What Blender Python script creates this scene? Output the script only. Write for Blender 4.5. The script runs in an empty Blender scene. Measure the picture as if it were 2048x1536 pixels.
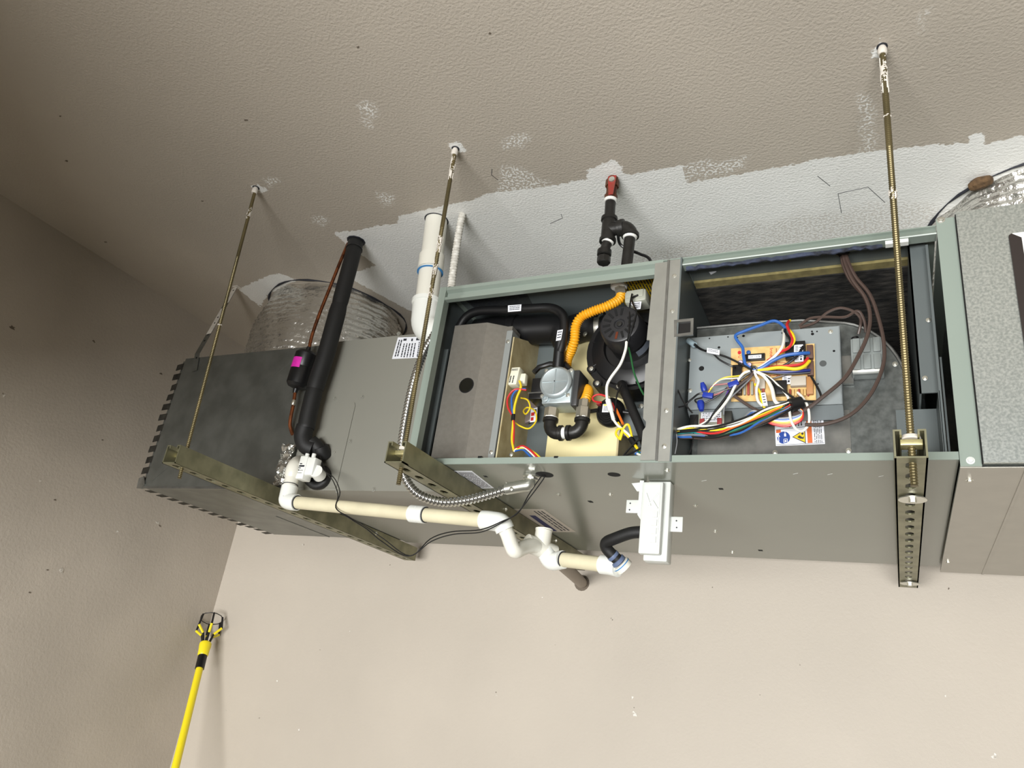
import bpy, bmesh, math, random
import numpy as np
from mathutils import Vector as V, Matrix
random.seed(7)
sc = bpy.context.scene
COL = sc.collection
# ------------------------------------------------------------------ camera
FPX = 1511.87
YAW, PIT, ROL = -0.4949, 0.3952, 0.1444
CAM = V((0.9149, -1.2804, -0.4327))
_f = V((math.sin(YAW)*math.cos(PIT), math.cos(YAW)*math.cos(PIT), math.sin(PIT)))
_r = _f.cross(V((0, 0, 1))).normalized()
_u = _r.cross(_f)
CR = _r*math.cos(ROL) + _u*math.sin(ROL)
CU = -_r*math.sin(ROL) + _u*math.cos(ROL)
cd = bpy.data.cameras.new('camera')
cd.sensor_fit = 'HORIZONTAL'; cd.sensor_width = 36.0; cd.lens = FPX/2048*36; cd.clip_start = 0.02
cam = bpy.data.objects.new('camera', cd); COL.objects.link(cam)
m = Matrix((CR, CU, -_f)).transposed().to_4x4(); m.translation = CAM
cam.matrix_world = m
sc.camera = cam
# ------------------------------------------------------------------ light: daylight through the open garage door behind the camera
w = bpy.data.worlds.new('world'); sc.world = w; w.use_nodes = True
w.node_tree.nodes['Background'].inputs[0].default_value = (0.86, 0.93, 1.0, 1)
w.node_tree.nodes['Background'].inputs[1].default_value = 0.05
def area(name, loc, target, sx, sy, power, col):
    l = bpy.data.lights.new(name, 'AREA'); l.shape = 'RECTANGLE'; l.size = sx; l.size_y = sy
    l.energy = power; l.color = col
    o = bpy.data.objects.new(name, l); COL.objects.link(o)
    o.location = loc; o.rotation_euler = (V(target)-V(loc)).to_track_quat('-Z', 'Z').to_euler()
    return o
dl = area('door_daylight', (0.7, -5.0, -1.55), (0.7, 0.9, -0.9), 3.4, 1.2, 468, (1.0, 1.0, 0.99))
sc.view_settings.view_transform = 'Standard'; sc.view_settings.look = 'None'
sc.view_settings.exposure = 0.0; sc.view_settings.gamma = 1.0
sc.view_settings.use_curve_mapping = False

# ------------------------------------------------------------------ helpers
H, L, D, ZC, XW, YW, ZF = 0.4344, 1.016, 0.79, 0.7535, -1.4188, 0.9314, -2.15
def B(px, py, y=None, z=None, x=None):
    d = _f*FPX + CR*(px-1024) - CU*(py-768)
    if y is not None: t = (y-CAM.y)/d.y
    elif z is not None: t = (z-CAM.z)/d.z
    else: t = (x-CAM.x)/d.x
    return CAM + d*t
def path(pts): return [B(p[0], p[1], y=p[2]) for p in pts]
def smooth(pts, n=6, closed=False):
    P = [V(p) for p in pts]; N = len(P); out = []
    if N < 3: return P
    g = (lambda i: P[i % N]) if closed else (lambda i: P[max(0, min(N-1, i))])
    for i in range(N if closed else N-1):
        a, b, c, d = g(i-1), g(i), g(i+1), g(i+2)
        for k in range(n):
            t = k/n
            out.append(0.5*((2*b)+(c-a)*t+(2*a-5*b+4*c-d)*t*t+(3*b-a-3*c+d)*t**3))
    if not closed: out.append(P[-1])
    return out
def lin(c):
    r = []
    for v in c[:3]:
        v = v/255
        r.append(v/12.92 if v <= .04045 else ((v+.055)/1.055)**2.4)
    return r+[1.0]
MATS = {}
def mat(name, col, rough=.5, metal=0., var=0., vscale=8., bump=0., bscale=60., col2=None, spec=None, coat=0., detail=4., stretch=None):
    if name in MATS: return MATS[name]
    m = bpy.data.materials.new(name); m.use_nodes = True; nt = m.node_tree; b = nt.nodes['Principled BSDF']
    b.inputs['Base Color'].default_value = lin(col); b.inputs['Roughness'].default_value = rough
    b.inputs['Metallic'].default_value = metal
    if spec is not None: b.inputs['Specular IOR Level'].default_value = spec
    if coat: b.inputs['Coat Weight'].default_value = coat
    tc = nt.nodes.new('ShaderNodeTexCoord'); src = tc.outputs['Object']
    if stretch:
        mp = nt.nodes.new('ShaderNodeMapping'); mp.inputs['Scale'].default_value = stretch
        nt.links.new(src, mp.inputs[0]); src = mp.outputs[0]
    if var or col2:
        n = nt.nodes.new('ShaderNodeTexNoise'); n.inputs['Scale'].default_value = vscale; n.inputs['Detail'].default_value = detail
        nt.links.new(src, n.inputs['Vector'])
        r = nt.nodes.new('ShaderNodeValToRGB'); c = lin(col)
        c2 = lin(col2) if col2 else [min(1, x*(1+var)) for x in c[:3]]+[1]
        c1 = c if col2 else [x*(1-var) for x in c[:3]]+[1]
        r.color_ramp.elements[0].position = .35; r.color_ramp.elements[1].position = .65
        r.color_ramp.elements[0].color = c1; r.color_ramp.elements[1].color = c2
        nt.links.new(n.outputs['Fac'], r.inputs[0]); nt.links.new(r.outputs[0], b.inputs['Base Color'])
    if bump:
        n = nt.nodes.new('ShaderNodeTexNoise'); n.inputs['Scale'].default_value = bscale; n.inputs['Detail'].default_value = 3
        nt.links.new(src, n.inputs['Vector'])
        bp = nt.nodes.new('ShaderNodeBump'); bp.inputs['Strength'].default_value = bump; bp.inputs['Distance'].default_value = .004
        nt.links.new(n.outputs['Fac'], bp.inputs['Height']); nt.links.new(bp.outputs[0], b.inputs['Normal'])
    MATS[name] = m
    return m
ORIG = {}
class MB:
    def __init__(s): s.v = []; s.f = []
    def add(s, vs, fs):
        o = len(s.v); s.v += [V(x) for x in vs]; s.f += [tuple(i+o for i in f) for f in fs]; return s
    def box(s, a, b, bev=0.):
        a, b = V(a), V(b); lo = V([min(p, q) for p, q in zip(a, b)]); hi = V([max(p, q) for p, q in zip(a, b)])
        return s.obox((lo+hi)/2, V(((hi.x-lo.x)/2, 0, 0)), V((0, (hi.y-lo.y)/2, 0)), V((0, 0, (hi.z-lo.z)/2)), bev)
    def obox(s, c, ux, uy, uz, bev=0.):
        c = V(c); ux, uy, uz = V(ux), V(uy), V(uz)
        if bev <= 0:
            vs = [c+ux*i+uy*j+uz*k for k in (-1, 1) for j in (-1, 1) for i in (-1, 1)]
            fs = [(0, 2, 3, 1), (4, 5, 7, 6), (0, 1, 5, 4), (2, 6, 7, 3), (0, 4, 6, 2), (1, 3, 7, 5)]
            return s.add(vs, fs)
        bm = bmesh.new(); bmesh.ops.create_cube(bm, size=2)
        l = [ux.length, uy.length, uz.length]
        for v in bm.verts: v.co = V((v.co.x*l[0], v.co.y*l[1], v.co.z*l[2]))
        bmesh.ops.bevel(bm, geom=bm.edges[:], offset=bev, segments=2, affect='EDGES', profile=.5)
        n = [u.normalized() for u in (ux, uy, uz)]
        bm.verts.index_update()
        s.add([c+n[0]*v.co.x+n[1]*v.co.y+n[2]*v.co.z for v in bm.verts], [[v.index for v in f.verts] for f in bm.faces])
        bm.free(); return s
    def lathe(s, o, ax, prof, n=20, cap=True, ph=0.):
        o = V(o); ax = V(ax).normalized(); e = ax.orthogonal().normalized() if abs(ax.z) < .9 else V((1, 0, 0))
        e = (e-ax*e.dot(ax)).normalized(); g = ax.cross(e); vs = []; fs = []
        for (r, h) in prof:
            for k in range(n):
                t = 2*math.pi*k/n+ph; vs.append(o+ax*h+e*(r*math.cos(t))+g*(r*math.sin(t)))
        for i in range(len(prof)-1):
            for k in range(n):
                a = i*n+k; b = i*n+(k+1) % n; fs.append((a, b, b+n, a+n))
        if cap:
            fs.append(tuple(range(n))[::-1]); q = (len(prof)-1)*n; fs.append(tuple(range(q, q+n)))
        return s.add(vs, fs)
    def cyl(s, p, q, r, r2=None, n=16, bev=0.):
        p, q = V(p), V(q); h = (q-p).length; r2 = r if r2 is None else r2
        pr = [(r, 0), (r2, h)] if bev <= 0 else [(r-bev, 0), (r, bev), (r2, h-bev), (r2-bev, h)]
        return s.lathe(p, q-p, pr, n, ph=math.pi/n if n <= 8 else 0)
    def tube(s, pts, r, n=8, closed=False, cap=True):
        P = [V(p) for p in pts]; N = len(P); vs = []; fs = []; e = None
        rr = r if hasattr(r, '__len__') else [r]*N
        for i in range(N):
            a = P[(i-1) % N] if closed else P[max(0, i-1)]; b = P[(i+1) % N] if closed else P[min(N-1, i+1)]
            t = (b-a); t = t.normalized() if t.length > 1e-9 else V((0, 0, 1))
            e = t.orthogonal() if e is None else (e-t*e.dot(t))
            if e.length < 1e-6: e = t.orthogonal()
            e.normalize(); g = t.cross(e)
            for k in range(n):
                th = 2*math.pi*k/n; vs.append(P[i]+(e*math.cos(th)+g*math.sin(th))*rr[i])
        for i in range(N if closed else N-1):
            for k in range(n):
                a = i*n+k; b = i*n+(k+1) % n; j = ((i+1) % N)*n
                fs.append((a, b, j+(k+1) % n, j+k))
        if cap and not closed:
            fs.append(tuple(range(n))[::-1]); q = (N-1)*n; fs.append(tuple(range(q, q+n)))
        return s.add(vs, fs)
    def prism(s, poly, ext):
        P = [V(p) for p in poly]; ext = V(ext); n = len(P)
        return s.add(P+[p+ext for p in P], [tuple(range(n))[::-1], tuple(range(n, 2*n))]+[(i, (i+1) % n, n+(i+1) % n, n+i) for i in range(n)])
    def build(s, name, mt, parent=None, label=None, kind=None, sm=True, ang=35):
        me = bpy.data.meshes.new(name)
        if parent is not None: o0 = ORIG[parent.name]
        else:
            xs = [v.x for v in s.v]; ys = [v.y for v in s.v]
            o0 = V(((min(xs)+max(xs))/2, (min(ys)+max(ys))/2, min(v.z for v in s.v)))
        me.from_pydata([tuple(v-o0) for v in s.v], [], s.f)
        bm = bmesh.new(); bm.from_mesh(me); bmesh.ops.recalc_face_normals(bm, faces=bm.faces); bm.to_mesh(me); bm.free()
        if sm:
            me.shade_smooth()
            try: me.set_sharp_from_angle(angle=math.radians(ang))
            except Exception: pass
        me.materials.append(mt)
        o = bpy.data.objects.new(name, me); COL.objects.link(o)
        if parent is not None: o.parent = parent
        else: o.location = o0
        ORIG[o.name] = o0
        if label: o['label'] = label
        if kind: o['kind'] = kind
        return o
def thing(name, label, cat, loc, group=None):
    o = bpy.data.objects.new(name, None); COL.objects.link(o); o.empty_display_size = .02
    o.location = loc; ORIG[o.name] = V(loc); tag(o, label, cat, group); return o
def tag(o, label, cat, group=None):
    o['label'] = label; o['category'] = cat
    if group: o['group'] = group
    return o
def screw(c, nrm, r, parent, mt=None, name='screw'):
    c, nrm = V(c), V(nrm).normalized()
    mb = MB(); mb.lathe(c-nrm*.0004, nrm, [(r*1.45, 0), (r*1.45, r*.18), (r*1.05, r*.3)], 12)
    mb.lathe(c, nrm, [(r*.95, 0), (r*.9, r*.75), (r*.4, r*.9)], 6)
    return mb.build(name, mt or M_zinc, parent)
def quadfn(q, off=0.):
    q = [V(p) for p in q]; n = (q[1]-q[0]).cross(q[3]-q[0]).normalized()
    if n.dot(CAM-q[0]) < 0: n = -n
    def f(u, v, o=0.): return (q[0]*(1-u)*(1-v)+q[1]*u*(1-v)+q[2]*u*v+q[3]*(1-u)*v)+n*(off+o)
    return f, n
def sheet(q, th, name, mt, parent, label=None, off=0.):
    """thin plate on a quad (corners TL TR BR BL), th thick, standing proud of the surface"""
    f, n = quadfn(q, off)
    return MB().prism([f(0, 0), f(1, 0), f(1, 1), f(0, 1)], n*th).build(name, mt, parent, label, sm=False)
def prints(q, rects, name, mt, parent, off=.0009, kind=None):
    """flat print: uv rectangles on the quad joined into one part"""
    f, n = quadfn(q, off); mb = MB()
    for (a, b, c, d) in rects: mb.prism([f(a, b), f(c, b), f(c, d), f(a, d)], n*.00015)
    return mb.build(name, mt, parent, kind=kind, sm=False)
def textlines(u0, v0, u1, v1, n, fill=.5, horizontal=True, seed=0):
    rnd = random.Random(seed); R = []
    for i in range(n):
        if horizontal:
            a = v0+(v1-v0)*i/n; b = a+(v1-v0)/n*fill; u = u0
            while u < u1-.02:
                e = min(u1, u+rnd.uniform(.04, .16)*(u1-u0)+.02); R.append((u, a, e, b)); u = e+.02*(u1-u0)+.006
        else:
            a = u0+(u1-u0)*i/n; b = a+(u1-u0)/n*fill; v = v0
            while v < v1-.02:
                e = min(v1, v+rnd.uniform(.04, .2)*(v1-v0)+.02); R.append((a, v, b, e)); v = e+.02*(v1-v0)+.006
    return R
def text(s, q, box, name, mt, parent, off=.001, vertical=False):
    """letters as thin mesh inside uv box (u0,v0,u1,v1) of the quad"""
    c = bpy.data.curves.new('t', 'FONT'); c.body = s; c.extrude = 0; c.resolution_u = 2
    o = bpy.data.objects.new('t', c); COL.objects.link(o)
    dg = bpy.context.evaluated_depsgraph_get(); me = bpy.data.meshes.new_from_object(o.evaluated_get(dg))
    bpy.data.objects.remove(o); f, n = quadfn(q, off)
    vs = [v.co.copy() for v in me.vertices]; x0 = min(v.x for v in vs); x1 = max(v.x for v in vs); y0 = min(v.y for v in vs); y1 = max(v.y for v in vs)
    u0, v0, u1, v1 = box; mb = MB(); P = []
    for v in vs:
        a = (v.x-x0)/(x1-x0); b = 1-(v.y-y0)/(y1-y0)
        if vertical: a, b = 1-b, a
        P.append(f(u0+(u1-u0)*a, v0+(v1-v0)*b))
    mb.add(P, [tuple(p.vertices) for p in me.polygons]); bpy.data.meshes.remove(me)
    return mb.build(name, mt, parent, sm=False)

# ------------------------------------------------------------------ materials
TAN = (186, 177, 164)
M_wall = mat('tan_wall_paint', TAN, .6, var=.035, vscale=2.2, bump=.16, bscale=150)
M_wall_l = mat('tan_left_wall_paint', TAN, .7, var=.06, vscale=3.0, bump=.25, bscale=130)
M_floor = mat('concrete', (110, 106, 98), .8, var=.12, vscale=3)
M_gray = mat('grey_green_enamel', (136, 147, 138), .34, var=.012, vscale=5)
M_bot = mat('grey_enamel_panel', (129, 132, 121), .2, var=.02, vscale=3)
M_coil = mat('grey_coil_enamel', (134, 133, 124), .38, var=.015, vscale=5)
M_int = mat('shade_toned_enamel', (92, 99, 99), .42, var=.03, vscale=6)  # cabinet enamel darkened so the colour carries the weak light inside
M_galv = mat('galvanised_spangle', (206, 211, 207), .36, .85, col2=(172, 179, 176), vscale=240, detail=2)
M_gals = mat('galvanised_sheet', (150, 150, 146), .36, .85, col2=(128, 129, 126), vscale=30)
M_plen = mat('dull_plenum_sheet', (132, 134, 129), .4, .75, col2=(114, 116, 111), vscale=14)
M_blow = mat('blower_galvanised', (120, 124, 122), .42, .8, col2=(96, 100, 98), vscale=70)
M_retb = mat('pale_galvanised_bottom', (172, 168, 158), .38, .3, var=.03, vscale=20)
M_post = mat('post_galvanised', (160, 160, 153), .45, .6, var=.06, vscale=25)
M_zinc = mat('zinc_screw', (215, 215, 205), .3, .9)
M_strut = mat('yellow_zinc_strut', (148, 145, 118), .42, .6, col2=(118, 117, 93), vscale=20)
M_strut2 = mat('yellow_zinc_nut', (200, 190, 140), .4, .7, var=.15, vscale=60)
M_rod = mat('yellow_zinc_rod', (122, 110, 76), .42, .6, col2=(92, 84, 58), vscale=35, stretch=(1, 1, .2))
M_white = mat('white_plastic', (232, 234, 228), .35)
M_trapw = mat('white_trap_plastic', (206, 209, 204), .4)
M_pvc = mat('white_pvc', (228, 226, 214), .3, var=.02, vscale=9)
M_cpvc = mat('aged_cream_pvc', (214, 206, 176), .4, var=.06, vscale=18)
M_wpaint = mat('white_paint_daub', (214, 208, 198), .7, var=.1, vscale=40)
M_black = mat('black_plastic', (20, 20, 21), .38)
M_rub = mat('black_foam', (19, 19, 19), .6, bump=.05, bscale=90)
M_iron = mat('black_iron_pipe', (34, 33, 31), .42, .2, var=.25, vscale=40, bump=.12, bscale=120)
M_seal = mat('pipe_sealant', (225, 225, 220), .6, bump=.3, bscale=300)
M_red = mat('red_lever', (150, 40, 36), .5, col2=(122, 60, 46), vscale=60)
M_rust = mat('rusty_brass', (110, 70, 45), .55, .4, col2=(80, 42, 28), vscale=70)
M_yel = mat('yellow_coated_gas', (232, 164, 30), .45)
M_brass = mat('nickel_fitting', (190, 184, 168), .35, .8, var=.1, vscale=60)
M_cop = mat('copper', (150, 88, 52), .4, .8, col2=(96, 58, 38), vscale=50)
M_cream = mat('cream_panel', (230, 218, 166), .5, var=.03, vscale=9)
M_creamd = mat('stained_cream', (198, 188, 150), .6, col2=(166, 150, 112), vscale=18)
M_burn = mat('aluminised_steel', (144, 140, 132), .42, .6, var=.05, vscale=110)
M_flange = mat('zinc_flange', (150, 154, 152), .4, .25)
M_valve = mat('cast_aluminium', (176, 186, 188), .42, .6, var=.03, vscale=120)
M_dark = mat('dark_void', (8, 8, 8), .9)
M_ins = mat('black_insulation', (12, 12, 11), .95, col2=(52, 49, 45), vscale=55, bump=1., bscale=80, stretch=(.5, 1, 1))
M_fib = mat('fibreglass_edge', (120, 110, 70), .9, var=.2, vscale=60)
M_gask = mat('blue_grey_gasket', (62, 70, 92), .8, col2=(30, 32, 38), vscale=60)
M_foil = mat('foil_duct_jacket', (222, 220, 214), .26, .9, bump=1., bscale=70)
M_foilw = mat('foil_scrap', (210, 210, 205), .2, .95, bump=1., bscale=90)
M_cond = mat('steel_conduit', (200, 200, 196), .22, .95)
M_condw = mat('conduit_painted_white', (226, 224, 216), .6, col2=(190, 186, 176), vscale=80)
M_pcb = mat('circuit_board_tan', (222, 188, 126), .5, col2=(204, 166, 104), vscale=70)
M_panel = mat('control_panel_zinc', (150, 158, 160), .36, .35, var=.02, vscale=12)
M_lab = mat('label_white', (232, 234, 240), .5)
M_ink = mat('label_ink', (40, 42, 50), .6)
M_inkb = mat('label_blue_ink', (28, 34, 92), .5)
M_pink = mat('pink_label', (214, 40, 168), .5, var=.1, vscale=120)
M_ylab = mat('yellow_warning_label', (178, 150, 20), .5)
M_trans = mat('translucent_grey_plastic', (164, 166, 152), .35)
M_poley = mat('yellow_pole_enamel', (242, 222, 40), .3)
M_brown = mat('brown_gasket', (40, 32, 29), .5)
WC = {'k': (22, 22, 22), 'w': (232, 230, 218), 'r': (196, 44, 44), 'y': (236, 206, 40), 'b': (46, 96, 170), 'n': (74, 60, 54),
      'g': (40, 92, 52), 't': (30, 128, 128), 'o': (216, 112, 40), 'p': (92, 64, 140), 'a': (120, 122, 124), 'm': (150, 60, 60), 'd': (34, 44, 110)}
def wm(c): return mat('wire_insulation_'+{'k': 'black', 'w': 'white', 'r': 'red', 'y': 'yellow', 'b': 'blue', 'n': 'brown', 'g': 'green', 't': 'teal', 'o': 'orange', 'p': 'purple', 'a': 'grey', 'm': 'maroon', 'd': 'navy'}[c], WC[c], .38)

# ------------------------------------------------------------------ room shell
def sd_poly(X, Y, poly):
    P = np.array(poly); d = np.full(X.shape, 1e9); ins = np.zeros(X.shape, bool)
    for i in range(len(P)):
        a = P[i]; b = P[(i+1) % len(P)]; e = b-a; L2 = max(e@e, 1e-12)
        t = np.clip(((X-a[0])*e[0]+(Y-a[1])*e[1])/L2, 0, 1)
        d = np.minimum(d, np.hypot(X-a[0]-t*e[0], Y-a[1]-t*e[1]))
        c = ((a[1] > Y) != (b[1] > Y)) & (X < (b[0]-a[0])*(Y-a[1])/((b[1]-a[1]) if abs(b[1]-a[1]) > 1e-12 else 1e-12)+a[0])
        ins ^= c
    return np.where(ins, d, -d)
def cpoly(pts): return [tuple(B(p[0], p[1], z=ZC)[:2]) for p in pts]
def make_ceiling():
    xs = np.concatenate([np.arange(XW, 2.0, .012), np.linspace(2.0, 5.2, 8)]); ys = np.concatenate([np.linspace(-1.85, -1.3, 3)[:-1], np.arange(-1.3, YW, .012), [YW]])
    X, Y = np.meshgrid(xs, ys); nx, ny = len(xs), len(ys)
    main = cpoly([(668, 464), (716, 461), (754, 451), (797, 446), (795, 432), (886, 412), (945, 400), (978, 386), (1000, 384), (1060, 377), (1100, 372), (1176, 358), (1172, 342), (1233, 316), (1253, 352), (1320, 338), (1366, 331), (1372, 366), (1440, 355), (1520, 341), (1600, 327), (1634, 318), (1718, 307), (1817, 294), (1935, 285), (1942, 268), (1967, 265), (1969, 289), (2048, 270)])
    main += [(2.2, -.02), (2.2, .80), (-.45, .80)]+cpoly([(690, 552), (706, 546), (752, 531), (721, 508), (690, 488)])
    small = [cpoly([(476, 578), (541, 549), (562, 547), (594, 560), (560, 576), (533, 592), (521, 614)]),
             cpoly([(890, 289), (916, 283), (936, 304), (914, 308)]), cpoly([(1738, 110), (1752, 98), (1766, 70), (1771, 108), (1752, 124)]),
             cpoly([(500, 372), (515, 367), (535, 380), (520, 386)])]
    S = sd_poly(X, Y, main)
    for p in small: S = np.maximum(S, sd_poly(X, Y, p))
    K = np.full(X.shape, -1.)
    for q in ([(1000, 338), (1040, 334), (1100, 366), (1080, 380), (1000, 386)], [(1366, 331), (1495, 312), (1490, 336), (1372, 362)], [(1722, 190), (1742, 190), (1748, 308), (1726, 312)], [(1838, 28), (1852, 28), (1846, 60), (1840, 60)],
              [(720, 196), (752, 205), (742, 252), (722, 240)], [(753, 385), (790, 388), (786, 410), (758, 408)], [(530, 358), (560, 350), (562, 364), (536, 372)], [(1000, 275), (1058, 268), (1050, 292), (1008, 296)], [(640, 430), (662, 440), (640, 450), (615, 445)], [(1190, 372), (1060, 400), (1060, 420), (1200, 400)]):
        K = np.maximum(K, sd_poly(X, Y, cpoly(q)))
    T = np.full(X.shape, -1.)
    for q in ([(1520, 455), (1600, 425), (1860, 405), (1900, 445), (1700, 480), (1500, 505)], [(1270, 515), (1400, 470), (1520, 450), (1500, 505), (1280, 530)]): T = np.maximum(T, sd_poly(X, Y, cpoly(q)))
    me = bpy.data.meshes.new('ceiling'); vs = np.stack([X.ravel(), Y.ravel(), np.full(X.size, 0.)], 1)
    idx = np.arange(nx*ny).reshape(ny, nx)
    fs = np.stack([idx[:-1, :-1].ravel(), idx[1:, :-1].ravel(), idx[1:, 1:].ravel(), idx[:-1, 1:].ravel()], 1)
    me.from_pydata(vs.tolist(), [], fs.tolist())
    for nm, arr in (('primer', S), ('speckle', K), ('thin', T)):
        a = me.attributes.new(nm, 'FLOAT', 'POINT'); a.data.foreach_set('value', arr.ravel().astype(np.float32))
    mt = bpy.data.materials.new('tan_ceiling_with_primer'); mt.use_nodes = True; nt = mt.node_tree; b = nt.nodes['Principled BSDF']; b.inputs['Roughness'].default_value = .75
    N = nt.nodes.new; Lk = nt.links.new
    tc = N('ShaderNodeTexCoord')
    def noise(s, d=3):
        n = N('ShaderNodeTexNoise'); n.inputs['Scale'].default_value = s; n.inputs['Detail'].default_value = d; Lk(tc.outputs['Object'], n.inputs['Vector']); return n.outputs['Fac']
    def math_(op, a, bb):
        n = N('ShaderNodeMath'); n.operation = op
        for i, x in enumerate((a, bb)):
            if isinstance(x, (int, float)): n.inputs[i].default_value = x
            else: Lk(x, n.inputs[i])
        return n.outputs[0]
    def attr(n):
        a = N('ShaderNodeAttribute'); a.attribute_name = n; return a.outputs['Fac']
    def step(x, k=500.):
        n = N('ShaderNodeMath'); n.operation = 'MULTIPLY_ADD'; Lk(x, n.inputs[0]); n.inputs[1].default_value = k; n.inputs[2].default_value = .5; n.use_clamp = True; return n.outputs[0]
    peel = noise(165, 2); rag = noise(55, 4)
    e1 = math_('ADD', attr('primer'), math_('MULTIPLY', math_('SUBTRACT', rag, .5), .022))
    e1 = math_('ADD', e1, math_('MULTIPLY', math_('SUBTRACT', peel, .5), .012))
    m1 = step(e1, 420)
    sp = math_('SUBTRACT', peel, .53); gate = math_('ADD', attr('speckle'), math_('MULTIPLY', math_('SUBTRACT', noise(25), .5), .05))
    m2 = math_('MULTIPLY', step(sp, 22), step(gate, 60))
    m2 = math_('MULTIPLY', m2, .9)
    tg = math_('MULTIPLY', step(math_('ADD', attr('thin'), math_('MULTIPLY', math_('SUBTRACT', noise(18), .5), .09)), 25), step(math_('SUBTRACT', peel, .5), 14))
    tg = math_('MULTIPLY', tg, .42)
    mask = math_('MAXIMUM', math_('SUBTRACT', m1, tg), m2)
    tn = N('ShaderNodeValToRGB'); c = lin(TAN); tn.color_ramp.elements[0].position = .3; tn.color_ramp.elements[1].position = .7
    tn.color_ramp.elements[0].color = [x*.95 for x in c[:3]]+[1]; tn.color_ramp.elements[1].color = [x*1.03 for x in c[:3]]+[1]; Lk(noise(2.2), tn.inputs[0])
    wt = N('ShaderNodeValToRGB'); wt.color_ramp.elements[0].color = lin((232, 232, 228)); wt.color_ramp.elements[1].color = lin((246, 246, 243)); Lk(noise(9), wt.inputs[0])
    mx = N('ShaderNodeMix'); mx.data_type = 'RGBA'; Lk(mask, mx.inputs[0]); Lk(tn.outputs[0], mx.inputs[6]); Lk(wt.outputs[0], mx.inputs[7]); Lk(mx.outputs[2], b.inputs['Base Color'])
    bp = N('ShaderNodeBump'); bp.inputs['Strength'].default_value = .5; bp.inputs['Distance'].default_value = .003; Lk(peel, bp.inputs['Height']); Lk(bp.outputs[0], b.inputs['Normal'])
    me.materials.append(mt); me.shade_smooth()
    o = bpy.data.objects.new('ceiling', me); COL.objects.link(o); o.location = (0, 0, ZC); o['kind'] = 'structure'; o['label'] = 'tan textured ceiling with a rough white unpainted strip'
    ORIG['ceiling'] = V((0, 0, ZC)); return o
ceiling = make_ceiling()
def slab(name, a, b, mt, label):
    o = MB().box(a, b).build(name, mt, None, label, 'structure', sm=False); return o
wall_left = slab('wall_left', (XW-.1, -1.85, ZF), (XW, YW+.1, ZC+.05), M_wall_l, 'shaded tan side wall')
wall_back = slab('wall_back', (XW, YW, ZF), (5.2, YW+.1, ZC+.05), M_wall, 'tan back wall below the furnace')
wall_right = slab('wall_right', (5.2, -1.85, ZF), (5.3, YW+.1, ZC+.05), M_wall, 'tan far side wall')
floor = slab('floor', (XW-.1, -9, ZF-.1), (5.3, YW+.1, ZF), M_floor, 'grey concrete floor')
fw = MB(); fw.box((XW-.1, -1.85, 0.6), (5.3, -1.75, ZC+.05)); fw.box((XW-.1, -1.85, ZF), (-1.25, -1.75, 0.6)); fw.box((XW-.1, -2.2, -0.5), (-0.08, -1.75, ZC+.05)); fw.box((3.5, -1.85, ZF), (5.3, -1.75, 0.6)); fw.build('wall_front', M_wall, None, 'tan wall around the open garage door with an added light-blocking bulkhead', 'structure', sm=False)  # unseen bulkhead box added to block daylight and shade the upper left
# hairline cracks and chips
for pts, nm in (([(1683, 426), (1676, 387), (1736, 374), (1770, 405)], 'crack'), ([(984, 338), (983, 350), (996, 360)], 'crack'), ([(1100, 447), (1125, 436), (1122, 428)], 'crack'), ([(1635, 352), (1660, 372)], 'crack')):
    MB().tube([B(p[0], p[1], z=ZC-.0002) for p in pts], .0007, 5).build(nm, M_ink, ceiling)
M_chip = mat('chipped_plaster', (236, 232, 224), .8, col2=(150, 140, 125), vscale=120)
M_scuff = mat('dark_scuff', (108, 98, 86), .9)
def chip(px, py, r, parent, mt, plane='y', nm='paint_chip', stretch=1.):
    c = B(px, py, y=YW-.0002) if plane == 'y' else (B(px, py, x=XW+.0002) if plane == 'x' else B(px, py, z=ZC-.0002))
    rn = random.Random(px*7+py); k = 9; P = []; r = r*(.6 if nm == 'scuff' else .9)
    for i in range(k):
        t = 2*math.pi*i/k; q = r*rn.uniform(.3, 1.3); a, b2 = q*math.cos(t)*stretch, q*math.sin(t)
        P.append(c+(V((a, 0, b2)) if plane == 'y' else V((0, a, b2)) if plane == 'x' else V((a, b2, 0))))
    e = {'y': (0, -.0008, 0), 'x': (.0008, 0, 0), 'z': (0, 0, -.0008)}[plane]
    MB().prism(P, e).build(nm, mt, parent, sm=False)
for px, py, r in ((607, 1089, .007), (1270, 1428, .009), (993, 1391, .004), (555, 1362, .004), (518, 1436, .004), (598, 1460, .005), (1988, 1512, .008), (452, 1421, .003), (1085, 1195, .003), (1222, 1237, .004), (1265, 1395, .005), (700, 1262, .003), (1890, 1392, .003)): chip(px, py, r, wall_back, M_chip)
for px, py, r in ((1897, 1177, .004), (1425, 1175, .003), (1225, 1240, .003), (992, 1385, .003), (780, 1130, .003), (1268, 1415, .003), (1520, 1390, .002), (1110, 1290, .002), (640, 1300, .002), (1600, 1330, .002)): chip(px, py, r, wall_back, M_scuff, nm='scuff')
for px, py, r in ((25, 655, .009), (188, 683, .006), (322, 747, .007), (110, 1000, .004), (95, 1140, .004), (205, 880, .004), (320, 1052, .006), (60, 1185, .004)): chip(px, py, r, wall_left, M_scuff, 'x', 'scuff', 1.8)
for px, py, r in ((8, 790, .006), (80, 962, .004), (235, 1063, .004), (315, 1045, .006), (122, 1140, .008)): chip(px, py, r, wall_left, M_chip, 'x', 'paint_chip', 1.4)
for px, py, r in ((492, 240, .005), (133, 322, .006), (212, 484, .006), (120, 232, .005), (405, 402, .005), (980, 66, .004), (716, 94, .004)): chip(px, py, r, ceiling, M_scuff, 'z', 'scuff', 1.5)
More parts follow.
